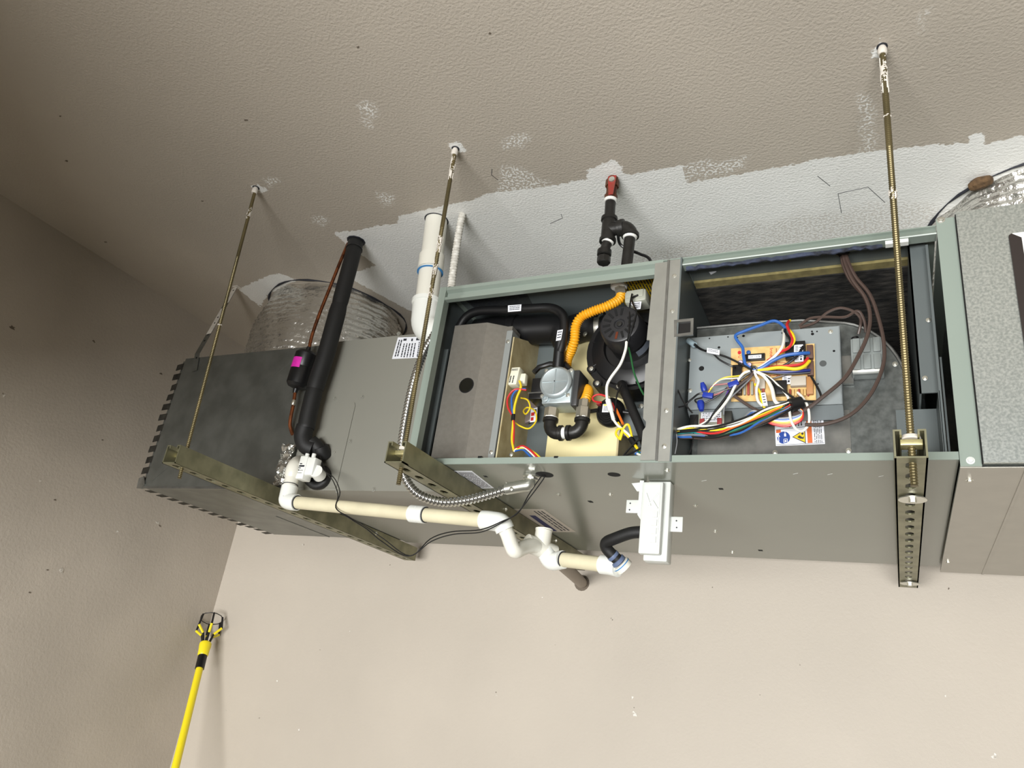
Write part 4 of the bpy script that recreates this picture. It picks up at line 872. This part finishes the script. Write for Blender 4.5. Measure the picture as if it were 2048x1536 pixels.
# flame-sensor plate behind the yellow loop
IG = thing('igniter_plate', 'smoky translucent igniter cover with a red printed tag left of the cream panel', 'igniter', B(1060, 840, y=.18))
cI = B(1050, 822, y=.185); MB().lathe(cI, (0, -1, 0), [(.034, 0), (.033, .006), (.028, .008)], 28).build('cover', mat('smoky_mica', (120, 108, 104), .25), IG)
q = [B(1062, 818, y=.17), B(1075, 815, y=.17), B(1074, 843, y=.17), B(1060, 845, y=.17)]; s_ = sheet(q, .0006, 'tag', M_lab, IG); prints(q, [(.1, .3, .6, .55)], 'print', wm('r'), s_, .0009); prints(q, [(.1, .65, .5, .9)], 'print', wm('r'), s_, .0009); prints(q, [(.55, .1, .9, .4)], 'print', M_ink, s_, .0009)
# ================================================================== blower compartment
BH = thing('blower_housing', 'large galvanised blower scroll housing behind the control panel', 'blower housing', (.77, .3, .01))
def barc(): 
    pts = [(.574, .02), (.82, .02), (.925, .022), (.950, .05), (.958, .12)]
    for a in np.linspace(0, 1.35, 12): pts.append((.83+.129*math.cos(a), .17+.155*math.sin(a)))
    pts += [(.78, .335), (.70, .338), (.574, .338)]
    return pts
sp_ = barc()
MB().prism([V((x, .128, z)) for x, z in sp_], (0, .34, 0)).build('scroll', M_blow, BH, ang=25)
mb = MB(); rim = [V((x, .127, z)) for x, z in sp_[3:]]; mb.tube(rim, .0032, 6); mb.build('rolled_seam', M_gals, BH)
MB().prism([V((.585, .126, .026)), V((.80, .126, .026)), V((.86, .126, .045)), V((.86, .126, .14)), V((.585, .126, .14))], (0, .0018, 0)).build('lower_plate', M_gals, BH, sm=False)
for px, py in ((1550, 905), (1697, 901), (1790, 728)): screw(B(px, py, y=.126), (0, -1, 0), .0034, BH)
MB().box((.60, .10, .0285), (.90, .127, .034)).build('mounting_rail', M_gals, BH, sm=False)
q = [B(1549, 842, y=.1255), B(1646, 828, y=.1255), B(1650, 888, y=.1255), B(1552, 892, y=.1255)]
lb = sheet(q, .0006, 'safety_label', M_lab, BH, 'white and orange safety label with blue and yellow symbols')
for r1_ in ((.02, .38, .12, .5), (.655, .02, .755, .95)): prints(q, [r1_], 'print_band', mat('label_orange', (206, 100, 46), .5), lb, .0009)
prints(q, textlines(.80, .05, .97, .95, 5, .4, False, 3)+textlines(.3, .05, .6, .33, 5, .4, False, 7)+[(.02, .36, .655, .375), (.01, .96, .99, .975)], 'print', M_ink, lb, .0009, 'stuff')
f, n = quadfn(q, .0009); cc = (.17, .70)
MB().prism([f(cc[0]+.135*math.cos(a), cc[1]+.235*math.sin(a)) for a in np.linspace(0, 2*math.pi, 28, endpoint=False)], n*.0002).build('blue_symbol', mat('safety_blue', (24, 62, 142), .5), lb, sm=False)
f, n = quadfn(q, .0012); mb = MB()
for r_ in ((.06, .6, .075, .85), (.185, .55, .225, .66), (.2, .45, .21, .55), (.165, .75, .175, .92), (.165, .75, .25, .765), (.24, .75, .25, .92), (.165, .905, .25, .92), (.19, .80, .225, .87)): mb.prism([f(r_[0], r_[1]), f(r_[2], r_[1]), f(r_[2], r_[3]), f(r_[0], r_[3])], n*.0002)
mb.prism([f(.067, .52), f(.1, .66), f(.035, .66)], n*.0002); mb.build('symbol_lines', M_lab, lb, sm=False)
f, n = quadfn(q, .0009); MB().prism([f(.345, .70), f(.62, .45), f(.62, .96)], n*.0002).build('warning_triangle', M_ink, lb, sm=False)
f, n = quadfn(q, .0012); MB().prism([f(.375, .70), f(.605, .495), f(.605, .915)], n*.0002).build('yellow_triangle', mat('safety_yellow', (238, 196, 30), .5), lb, sm=False)
f, n = quadfn(q, .0015); mb = MB(); mb.prism([f(.45, .72), f(.5, .66), f(.56, .74), f(.59, .70), f(.58, .8), f(.5, .78)], n*.0002); mb.prism([f(.53, .60), f(.57, .56), f(.59, .62), f(.555, .66)], n*.0002); mb.build('hand_symbol', M_ink, lb, sm=False)
# control panel plate
CP = thing('circuit_board_mount', 'flat grey sheet-metal plate with small round holes carrying the circuit board', 'mounting plate', (.71, .09, .12))
cy = .078
MB().box((.574, cy, .131), (.851, cy+.002, .290)).build('plate', M_panel, CP, sm=False)
MB().prism([V((.574, cy, .1325)), V((.574, cy, .131)), V((.574, cy+.034, .116)), V((.574, cy+.034, .118))], (.277, 0, 0)).build('lower_flange', M_panel, CP, sm=False)
MB().box((.849, cy, .131), (.851, cy+.045, .29)).build('side_flange', M_panel, CP, sm=False)
for px, py, r in ((1403, 737, .0052), (1646, 727, .0062), (1438, 695, .0026), (1419, 677, .0015), (1456, 674, .0015), (1487, 672, .0026), (1475, 675, .0015), (1565, 666, .0022), (1625, 668, .0028), (1624, 663, .0018), (1634, 663, .0015), (1668, 702, .0022), (1636, 768, .0015)):
    MB().lathe(B(px, py, y=cy), (0, -1, 0), [(r, 0), (r, .0004)], 16).build('hole', M_dark if px != 1646 else mat('dim_hole', (70, 74, 74), .6), CP)
screw(B(1661, 663, y=cy), (0, -1, 0), .003, CP); screw(B(1380, 781, y=cy), (0, -1, 0), .003, CP); screw(B(1379, 720, y=cy), (0, -1, 0), .0025, CP)
# circuit board
CB = thing('circuit_board', 'tan furnace control circuit board crowded with wires and relays', 'circuit board', (.74, .07, .15))
by = .070
q = [B(1462, 697, y=by), B(1629, 687, y=by), B(1632, 800, y=by), B(1462, 803, y=by)]
f, n = quadfn(q)
MB().prism([f(0, 0), f(1, 0), f(1, 1), f(0, 1)], (0, .002, 0)).build('board', M_pcb, CB, sm=False)
for u_, v_ in ((.03, .04), (.97, .04), (.97, .96), (.03, .96)): MB().cyl(f(u_, v_)+V((0, .002, 0)), V((f(u_, v_).x, cy, f(u_, v_).z)), .003, n=8).build('standoff', M_white, CB)
def comp(u0, v0, u1, v1, h, mt, name, bev=.0008):
    a, b = f(u0, v0), f(u1, v1); return MB().box((a.x, by-h, a.z), (b.x, by, b.z), bev).build(name, mt, CB)
ch = comp(.18, .15, .42, .27, .006, M_black, 'chip')
qc = [V((f(.22, .18).x, by-.0062, f(.22, .18).z)), V((f(.38, .18).x, by-.0062, f(.22, .18).z)), V((f(.38, .18).x, by-.0062, f(.22, .245).z)), V((f(.22, .18).x, by-.0062, f(.22, .245).z))]
sheet(qc, .0003, 'chip_label', M_lab, ch); text('100-1078', qc, (.1, .25, .9, .8), 'chip_text', M_ink, ch, .0006)
for u0, v0, u1, v1, h, mt, nm in ((.67, .0, .9, .30, .014, M_black, 'relay'), (.50, .70, .68, .93, .016, M_black, 'relay'), (.03, .36, .14, .60, .010, M_black, 'connector'), (.04, .68, .14, .90, .013, mat('brown_relay', (52, 36, 30), .5), 'relay'),
                                  (.915, .06, .985, .30, .010, mat('brown_terminal', (88, 62, 52), .6), 'terminal_block'), (.915, .34, .985, .60, .010, mat('brown_terminal', (88, 62, 52), .6), 'terminal_block'),
                                  (.72, .62, .90, .78, .012, mat('pale_connector', (180, 172, 158), .5), 'connector'), (.90, .62, .975, .92, .008, mat('amber_terminal', (170, 120, 70), .5), 'terminal_block'),
                                  (.30, .62, .42, .80, .007, mat('pale_connector', (180, 172, 158), .5), 'connector')): comp(u0, v0, u1, v1, h, mt, nm)
for k in range(6): comp(.16+k*.045, .66, .185+k*.045, .90, .006, mat('resistor_red', (150, 64, 48), .5) if k % 2 else mat('resistor_grey', (150, 150, 138), .5), 'resistor')
for k in range(7): comp(.70+k*.034, .82, .722+k*.034, .94, .006, mat('resistor_red', (150, 64, 48), .5) if k % 3 == 0 else M_pcb, 'component')
for u_, v_ in ((.235, .38), (.13, .33)):
    c = f(u_, v_); cp_ = MB().lathe((c.x, by, c.z), (0, -1, 0), [(.0052, 0), (.0052, .012)], 18).build('capacitor', M_black, CB); MB().lathe((c.x, by-.012, c.z), (0, -1, 0), [(.0042, 0), (.0042, .0004)], 18).build('capacitor_top', mat('capacitor_lilac', (206, 190, 214), .4), cp_)
c = f(.22, .105); MB().lathe((c.x, by, c.z), (0, -1, 0), [(.0042, 0), (.0038, .004), (.001, .005)], 14).build('disc_capacitor', wm('b'), CB)
qb = [f(0, 0)+n*.0002, f(1, 0)+n*.0002, f(1, 1)+n*.0002, f(0, 1)+n*.0002]
text('Intel', qb, (.475, .04, .515, .22), 'board_text', wm('r'), CB, .0005, True)
prints(qb, [(.145, .44, .15, .55), (.44, .3, .445, .62), (.26, .30, .42, .31), (.27, .46, .6, .468), (.10, .63, .52, .64), (.55, .05, .56, .6), (.6, .32, .66, .33)]+textlines(.45, .3, .6, .6, 5, .3, True, 4)+textlines(.02, .62, .12, .66, 2, .4, True, 1), 'trace_print', mat('board_rust_print', (170, 92, 60), .6), CB, .0004, 'stuff')
MB().prism([f(.105+.022*math.cos(a), .09+.035*math.sin(a))+n*.0003 for a in np.linspace(0, 6.283, 16, endpoint=False)], n*.0002).build('board_mark', wm('r'), CB, sm=False)
text('C', qb, (.09, .15, .125, .2), 'board_text', wm('r'), CB, .0005)
for q, nm in (([V((B(1588, 690, y=.055).x, .0555, B(1588, 690, y=.055).z)), B(1606, 689, y=.0555), B(1606, 705, y=.0555), B(1588, 706, y=.0555)], 'relay_label'), ([B(1589, 710, y=.0555), B(1607, 708, y=.0555), B(1607, 723, y=.0555), B(1589, 724, y=.0555)], 'relay_label'), ([B(1565, 752, y=.06), B(1583, 751, y=.06), B(1582, 768, y=.06), B(1564, 769, y=.06)], 'board_label')):
    s_ = sheet(q, .0004, nm, M_lab, CB); prints(q, textlines(.15, .15, .5, .9, 4, .5, True, 3)+[(.6, .3, .9, .42), (.62, .55, .85, .8)], 'print', M_ink, s_, .0006, 'stuff')
# transformer
TF = thing('transformer', 'small steel transformer with a white printed label under the control panel', 'transformer', B(1425, 855, y=.10))
q0 = B(1432, 834, y=.085)
MB().box((q0.x-.034, .085, q0.z-.020), (q0.x+.016, .125, q0.z+.021), .002).build('core', mat('steel_lamination', (140, 140, 126), .5, .4, var=.1, vscale=80), TF)
MB().box((q0.x+.016, .082, q0.z-.022), (q0.x+.030, .126, q0.z+.022), .001).build('end_frame', mat('dark_steel', (60, 60, 56), .5, .5), TF)
MB().box((q0.x-.052, .088, q0.z-.024), (q0.x-.034, .126, q0.z+.012), .003).build('coil_cover', M_black, TF)
q = [V((q0.x-.028, .0848, q0.z+.014)), V((q0.x+.010, .0848, q0.z+.014)), V((q0.x+.010, .0848, q0.z-.010)), V((q0.x-.028, .0848, q0.z-.010))]; s_ = sheet(q, .0004, 'label', M_lab, TF); prints(q, textlines(.05, .08, .95, .95, 6, .45, True, 11), 'print', M_ink, s_, .0006, 'stuff')
for x in (-.026, .007): MB().box((q0.x+x-.004, .080, q0.z-.020), (q0.x+x+.005, .085, q0.z-.004), .001).build('terminal', wm('m'), TF)
# grey ribbed motor box on the blower
BM = thing('blower_terminal_box', 'ribbed grey plastic plug box mounted on the blower housing', 'terminal box', B(1735, 740, y=.12))
q0 = B(1733, 712, y=.10)
MB().box((q0.x-.026, .088, q0.z-.036), (q0.x+.028, .127, q0.z+.032), .003).build('body', mat('grey_ribbed_plastic', (128, 134, 132), .4), BM)
for k in range(3): MB().box((q0.x-.022+k*.017, .084, q0.z-.034+(.001)), (q0.x-.010+k*.017, .088, q0.z-.004), .001).build('rib', mat('grey_ribbed_plastic', (128, 134, 132), .4), BM); MB().box((q0.x-.022+k*.017, .084, q0.z+.001), (q0.x-.010+k*.017, .088, q0.z+.030), .001).build('rib', mat('grey_ribbed_plastic', (128, 134, 132), .4), BM)
MB().box((q0.x-.024, .080, q0.z-.041), (q0.x+.026, .09, q0.z-.036), .001).build('lower_lip', M_white, BM)
MB().box((q0.x-.048, .118, q0.z-.045), (q0.x-.024, .126, q0.z+.012)).build('mounting_tab', M_gals, BM, sm=False)
MB().cyl(V((q0.x-.016, .105, q0.z+.030)), V((q0.x-.018, .105, q0.z+.042)), .0065, n=12).build('cable_entry', M_black, BM)

# ------------------------------------------------------------------ wiring
def harness(name, label, wires, r=.0019):
    P0 = B(*wires[0][1][0][:2], y=wires[0][1][0][2]); t = thing(name, label, 'wiring', P0)
    for wv in wires:
        c, pts = wv[0], wv[1]; rr = wv[2] if len(wv) > 2 else r
        MB().tube(smooth(path(pts), 6), rr, 7).build('wire', wm(c), t)
    return t
def sleeve(t, a, b, r, mt=None, name='sleeve'): MB().cyl(a, b, r, n=12).build(name, mt or M_black, t)
def nutcap(t, px, py, yy, dx, dz, s=1.):
    c = B(px, py, y=yy); d_ = V((dx, -.2, dz)).normalized(); MB().lathe(c-d_*.009*s, d_, [(.0052*s, 0), (.0060*s, .002), (.0058*s, .010*s), (.0036*s, .018*s)], 12).build('wire_nut', mat('wire_nut_blue', (28, 52, 150), .4), t)
# 1 bundle gathered at the tie over the board
T = (1508, 741, .045)
hb_ = harness('board_wire_bundle', 'colourful wire bundle tied together in front of the circuit board', [
    ('b', [(1618, 706, .055), (1600, 707, .045), (1570, 711, .042), (1545, 722, .042), (1525, 735, .043), T], .0034),
    ('y', [(1619, 722, .055), (1608, 733, .045), (1590, 738, .042), (1560, 735, .042), (1530, 739, .043), T], .0032),
    ('r', [(1616, 716, .055), (1605, 727, .048), (1585, 731, .045), (1555, 733, .044), (1525, 738, .044), T], .0026),
    ('k', [(1606, 693, .055), (1594, 712, .046), (1575, 727, .045), (1550, 737, .044), T], .0024),
    ('d', [(1620, 740, .056), (1590, 743, .048), (1550, 744, .045), T], .0026),
    ('k', [(1620, 745, .056), (1580, 748, .05), (1545, 746, .046), T], .0020),
    ('n', [(1618, 738, .058), (1590, 744, .054), (1560, 753, .052), (1535, 760, .055)], .0016),
    ('b', [T, (1492, 730, .045), (1487, 712, .042), (1485, 695, .04), (1474, 680, .04), (1472, 670, .042), (1492, 661, .045), (1520, 651, .05), (1545, 642, .055), (1560, 646, .06), (1572, 657, .072)], .0030),
    ('w', [T, (1530, 728, .045), (1552, 710, .045), (1565, 692, .045), (1568, 670, .06), (1566, 660, .085)], .0028),
    ('r', [(1535, 722, .05), (1560, 705, .046), (1578, 695, .045), (1585, 680, .045), (1580, 665, .055), (1574, 650, .065), (1578, 642, .078)], .0028),
    ('y', [(1545, 715, .05), (1570, 700, .048), (1587, 685, .046), (1586, 670, .05), (1577, 658, .062), (1574, 648, .07), (1580, 641, .08)], .0028),
    ('k', [(1575, 700, .05), (1580, 690, .048), (1580, 678, .05), (1570, 664, .065), (1572, 652, .078)], .0026),
    ('w', [T, (1490, 745, .045), (1480, 755, .045), (1470, 772, .045), (1455, 800, .045), (1425, 835, .045), (1385, 858, .04), (1352, 868, .035)], .0026),
    ('w', [T, (1512, 752, .045), (1517, 762, .045), (1513, 778, .045), (1515, 800, .045), (1525, 812, .045)], .0025),
    ('w', [T, (1528, 752, .045), (1543, 775, .044), (1550, 802, .046), (1565, 812, .05)], .0034),
    ('w', [T, (1535, 753, .045), (1555, 770, .044), (1575, 792, .046), (1578, 815, .045), (1582, 840, .04), (1592, 858, .045), (1606, 862, .05), (1618, 845, .05), (1616, 815, .048), (1605, 795, .05), (1595, 785, .055)], .0024),
    ('k', [T, (1535, 755, .044), (1560, 776, .044), (1590, 797, .045), (1620, 803, .046), (1640, 800, .05), (1640, 785, .052), (1622, 752, .055)], .0022),
    ('k', [T, (1490, 752, .045), (1475, 765, .046), (1455, 790, .045), (1432, 820, .044), (1410, 848, .042), (1360, 866, .036)], .0020),
    ('k', [T, (1497, 757, .048), (1478, 775, .048), (1448, 805, .046), (1425, 835, .045), (1380, 862, .04)], .0018),
    ('a', [T, (1500, 758, .048), (1480, 778, .048), (1452, 806, .048), (1447, 830, .05)], .0016),
    ('y', [(1510, 768, .055), (1520, 785, .05), (1523, 800, .048), (1530, 818, .046)], .0024),
    ('n', [T, (1499, 755, .047), (1485, 765, .048), (1466, 785, .05), (1485, 803, .056), (1520, 823, .06), (1560, 830, .062)], .0030)])
MB().tube([B(T[0]+6*math.cos(a), T[1]+8*math.sin(a), y=.043+.004*math.sin(a)) for a in np.linspace(0, 6.283, 10, endpoint=False)], .0022, 6, closed=True).build('cable_tie', M_black, hb_)
q = [B(1522, 787, y=.042), B(1531, 786, y=.042), B(1536, 812, y=.042), B(1527, 813, y=.042)]; s_ = sheet(q, .003, 'wire_tag', M_lab, hb_); prints(q, textlines(.2, .1, .8, .9, 4, .4, True, 2), 'print', M_ink, s_, .0034, 'stuff')
# 2 multi-colour loom running left through the divider
loom = [];
cols = 'wkkwkyorktgakbnk'
for i, c in enumerate(cols):
    o_ = (i-7.5); sp2 = o_*1.7; jt = [rn.uniform(-4.5, 4.5) for _ in range(5)]
    loom.append((c, [(1345, 869+o_*1.0, .03), (1380, 865+sp2*.8+jt[0], .03+jt[1]*.0006), (1430, 866+sp2*.95+jt[1], .032+jt[2]*.0006), (1480, 853+sp2+jt[2], .034+jt[3]*.0006), (1530, 831+sp2+jt[3], .036+jt[4]*.0005), (1566, 817+sp2*.75+jt[4]*.6, .038), (1588, 807+o_*1.0, .042)], .0021))
for i, c in enumerate('roywba'):
    k = i*3.2
    loom.append((c, [(1588, 812, .042), (1604, 822+k*.2, .045), (1602-k*.2, 840-k*.6, .045), (1575, 852-k, .045), (1545, 848-k*.8, .045), (1520-k, 838-k, .044), (1480, 850, .038)], .0022))
hl = harness('main_wire_loom', 'thick ribbon of many coloured wires sweeping left below the control panel', loom)
sleeve(hl, B(1580, 811, y=.04), B(1603, 806, y=.048), .0125)
# 3 brown supply leads from the roof grommet
harness('supply_leads', 'brown supply leads curving from the roof grommet down in front of the blower', [
    ('n', [(1686, 506, .05), (1690, 525, .05), (1705, 560, .05), (1730, 595, .05), (1740, 630, .05), (1735, 670, .05), (1715, 715, .048), (1690, 755, .046), (1650, 790, .045), (1605, 822, .05), (1550, 835, .06)], .0036),
    ('n', [(1691, 506, .052), (1697, 525, .05), (1712, 555, .05), (1740, 590, .048), (1758, 640, .046), (1768, 690, .045), (1765, 735, .045), (1740, 790, .045), (1700, 830, .044), (1650, 848, .043), (1610, 849, .043)], .0034),
    ('n', [(1683, 506, .054), (1686, 530, .054), (1700, 560, .054), (1722, 585, .054)], .0030)])
harness('motor_leads', 'thin brown motor leads arching behind the top of the control panel', [
    ('n', [(1598, 652, .085), (1620, 637, .08), (1650, 634, .078), (1690, 634, .076), (1715, 622, .075), (1728, 640, .08), (1732, 665, .088)], .0028),
    ('n', [(1600, 655, .085), (1630, 645, .08), (1655, 625, .076), (1680, 616, .075), (1705, 622, .075), (1720, 635, .08), (1721, 650, .09), (1717, 668, .098)], .0028)])
# 4 low-voltage nuts at the left of the panel
hn = harness('control_wire_cluster', 'cluster of thin wires with blue wire nuts at the lower left of the control panel', [
    ('y', [(1497, 748, .06), (1475, 752, .055), (1450, 755, .05), (1432, 765, .05), (1420, 780, .05), (1412, 792, .05)], .0014),
    ('w', [(1490, 755, .06), (1465, 757, .055), (1440, 760, .05), (1420, 778, .05)], .0014),
    ('m', [(1480, 765, .055), (1450, 768, .05), (1425, 772, .05), (1415, 788, .05)], .0014),
    ('k', [(1475, 772, .05), (1450, 780, .048), (1425, 788, .048), (1400, 787, .046), (1385, 797, .042), (1370, 810, .04)], .0018),
    ('m', [(1470, 768, .05), (1445, 783, .048), (1428, 790, .048), (1405, 788, .046)], .0014),
    ('k', [(1455, 775, .05), (1437, 790, .05), (1418, 802, .05), (1400, 808, .05), (1390, 800, .05), (1405, 795, .05)], .0016),
    ('p', [(1460, 770, .055), (1455, 785, .055), (1450, 800, .056), (1450, 815, .058)], .0018),
    ('k', [(1370, 812, .04), (1345, 818, .02), (1338, 832, .01), (1343, 855, .005), (1355, 868, .01)], .0016),
    ('k', [(1356, 780, .02), (1365, 800, .02), (1378, 818, .02), (1385, 826, .02)], .0016),
    ('k', [(1395, 830, .04), (1388, 845, .035), (1387, 870, .03), (1384, 892, .03), (1378, 908, .03)], .0012),
    ('a', [(1353, 868, .01), (1354, 885, .01), (1350, 908, .01)], .001)])
nutcap(hn, 1407, 774, .048, -.3, 1); nutcap(hn, 1402, 812, .045, .2, -1, 1.15)
for px, py, a in ((1467, 768, .35), (1416, 791, -.2)):
    c = B(px, py, y=.046); d_ = V((math.cos(a), 0, math.sin(a))); MB().obox(c, d_*.010, V((0, .004, 0)), V((-d_.z, 0, d_.x))*.0052, .0015).build('splice_block', mat('wire_nut_blue', (28, 52, 150), .4), hn)
# 5 door-switch wires with tag
hd_ = harness('door_switch_wires', 'two black wires with a white tag running from the door switch to the board', [
    ('k', [(1384, 683, .06), (1400, 697, .05), (1420, 705, .045), (1450, 713, .044), (1480, 727, .043), (1505, 741, .043)], .0020),
    ('k', [(1382, 685, .06), (1402, 699, .052), (1422, 704, .048), (1440, 720, .048), (1465, 733, .05), (1470, 735, .06)], .0018)])
q = [B(1415, 697, y=.043), B(1440, 702, y=.043), B(1439, 711, y=.043), B(1414, 706, y=.043)]; s_ = sheet(q, .003, 'wire_tag', M_lab, hd_); prints(q, textlines(.1, .2, .9, .8, 2, .4, True, 2), 'print', M_ink, s_, .0034, 'stuff')
sleeve(hd_, B(1377, 681, y=.065), B(1389, 690, y=.058), .006, mat('clear_terminal', (150, 168, 176), .3), 'terminal_boot')
# 6 burner wires
hb2 = harness('burner_wires', 'yellow, red and blue wires hanging beside the burner box', [
    ('y', [(1039, 762, .075), (1042, 775, .07), (1034, 795, .068), (1028, 820, .068), (1026, 850, .066), (1024, 880, .06), (1028, 902, .055)], .0026),
    ('y', [(1042, 770, .075), (1038, 785, .07), (1031, 805, .068), (1028, 830, .066)], .0022),
    ('r', [(1053, 780, .07), (1030, 779, .068), (1016, 795, .068), (1016, 815, .068), (1026, 835, .066), (1028, 860, .065), (1026, 898, .058)], .0022),
    ('b', [(1052, 778, .07), (1034, 780, .07), (1024, 795, .069), (1024, 815, .068), (1027, 835, .066)], .0024),
    ('y', [(1042, 796, .10), (1055, 800, .09), (1060, 815, .09), (1052, 828, .10), (1047, 822, .11), (1055, 815, .12), (1070, 822, .11), (1072, 842, .10), (1058, 857, .09), (1040, 852, .085), (1030, 845, .08)], .0018),
    ('r', [(1030, 898, .05), (1045, 892, .045), (1060, 900, .04), (1075, 915, .035)], .0022), ('y', [(1030, 900, .05), (1050, 896, .045), (1068, 905, .04), (1082, 917, .035)], .0022),
    ('b', [(1030, 902, .05), (1045, 899, .047), (1056, 908, .042), (1064, 916, .04)], .0022), ('w', [(1028, 903, .05), (1038, 894, .048), (1052, 897, .044), (1072, 916, .038)], .0022)])
sleeve(hb2, B(1027, 829, y=.066), B(1026, 841, y=.066), .0045)
# 7 inducer wires
hi = harness('inducer_wires', 'white, green and yellow wires with inline connector hanging from the inducer motor', [
    ('w', [(1253, 683, .03), (1251, 700, .03), (1241, 728, .03), (1222, 755, .035), (1214, 772, .04), (1214, 795, .045), (1216, 800, .046)], .0030),
    ('w', [(1226, 838, .045), (1235, 850, .045), (1247, 860, .045), (1258, 870, .045), (1266, 880, .042)], .0026),
    ('g', [(1256, 690, .05), (1262, 715, .05), (1268, 745, .052), (1280, 775, .06), (1288, 790, .07)], .0020),
    ('k', [(1264, 588, .05), (1260, 610, .03), (1259, 640, .02), (1257, 670, .02), (1254, 683, .03)], .0018),
    ('k', [(1276, 590, .055), (1264, 597, .05), (1268, 612, .035), (1273, 625, .025), (1265, 655, .02), (1257, 682, .028)], .0020),
    ('r', [(1203, 805, .07), (1188, 802, .06), (1186, 794, .06), (1197, 789, .06), (1212, 793, .06), (1222, 805, .06)], .0020),
    ('o', [(1232, 818, .06), (1240, 835, .055), (1246, 848, .05)], .0028), ('r', [(1224, 806, .06), (1228, 815, .06), (1232, 825, .058)], .0024),
    ('k', [(1243, 768, .06), (1234, 790, .055), (1231, 815, .055), (1232, 840, .055)], .0018),
    ('y', [(1240, 879, .045), (1232, 868, .045), (1236, 858, .045), (1245, 860, .044), (1240, 880, .045), (1242, 868, .044), (1250, 852, .043), (1257, 850, .043), (1262, 865, .042), (1264, 879, .042)], .0024),
    ('y', [(1236, 845, .05), (1246, 862, .046), (1258, 875, .044), (1263, 880, .043)], .0022),
    ('p', [(1248, 865, .05), (1254, 872, .048), (1262, 880, .045)], .0022),
    ('y', [(1268, 888, .042), (1274, 896, .04), (1278, 903, .038)], .003), ('w', [(1268, 903, .038), (1276, 908, .036), (1286, 912, .034)], .0024), ('b', [(1270, 908, .036), (1278, 905, .036), (1287, 908, .034)], .0022), ('g', [(1276, 903, .036), (1282, 908, .035), (1288, 911, .034)], .0022),
    ('k', [(1246, 912, .03), (1258, 898, .032), (1272, 884, .034), (1286, 876, .03)], .0020), ('k', [(1248, 912, .03), (1265, 905, .03), (1280, 897, .03), (1290, 890, .03)], .0020),
    ('k', [(1288, 878, .03), (1292, 886, .03), (1290, 893, .03)], .003)])
sleeve(hi, B(1216, 800, y=.046), B(1222, 822, y=.046), .0058, M_white, 'inline_connector'); sleeve(hi, B(1222, 820, y=.046), B(1227, 839, y=.045), .0040, M_white, 'inline_connector')
sleeve(hi, B(1261, 877, y=.044), B(1270, 890, y=.042), .0062)
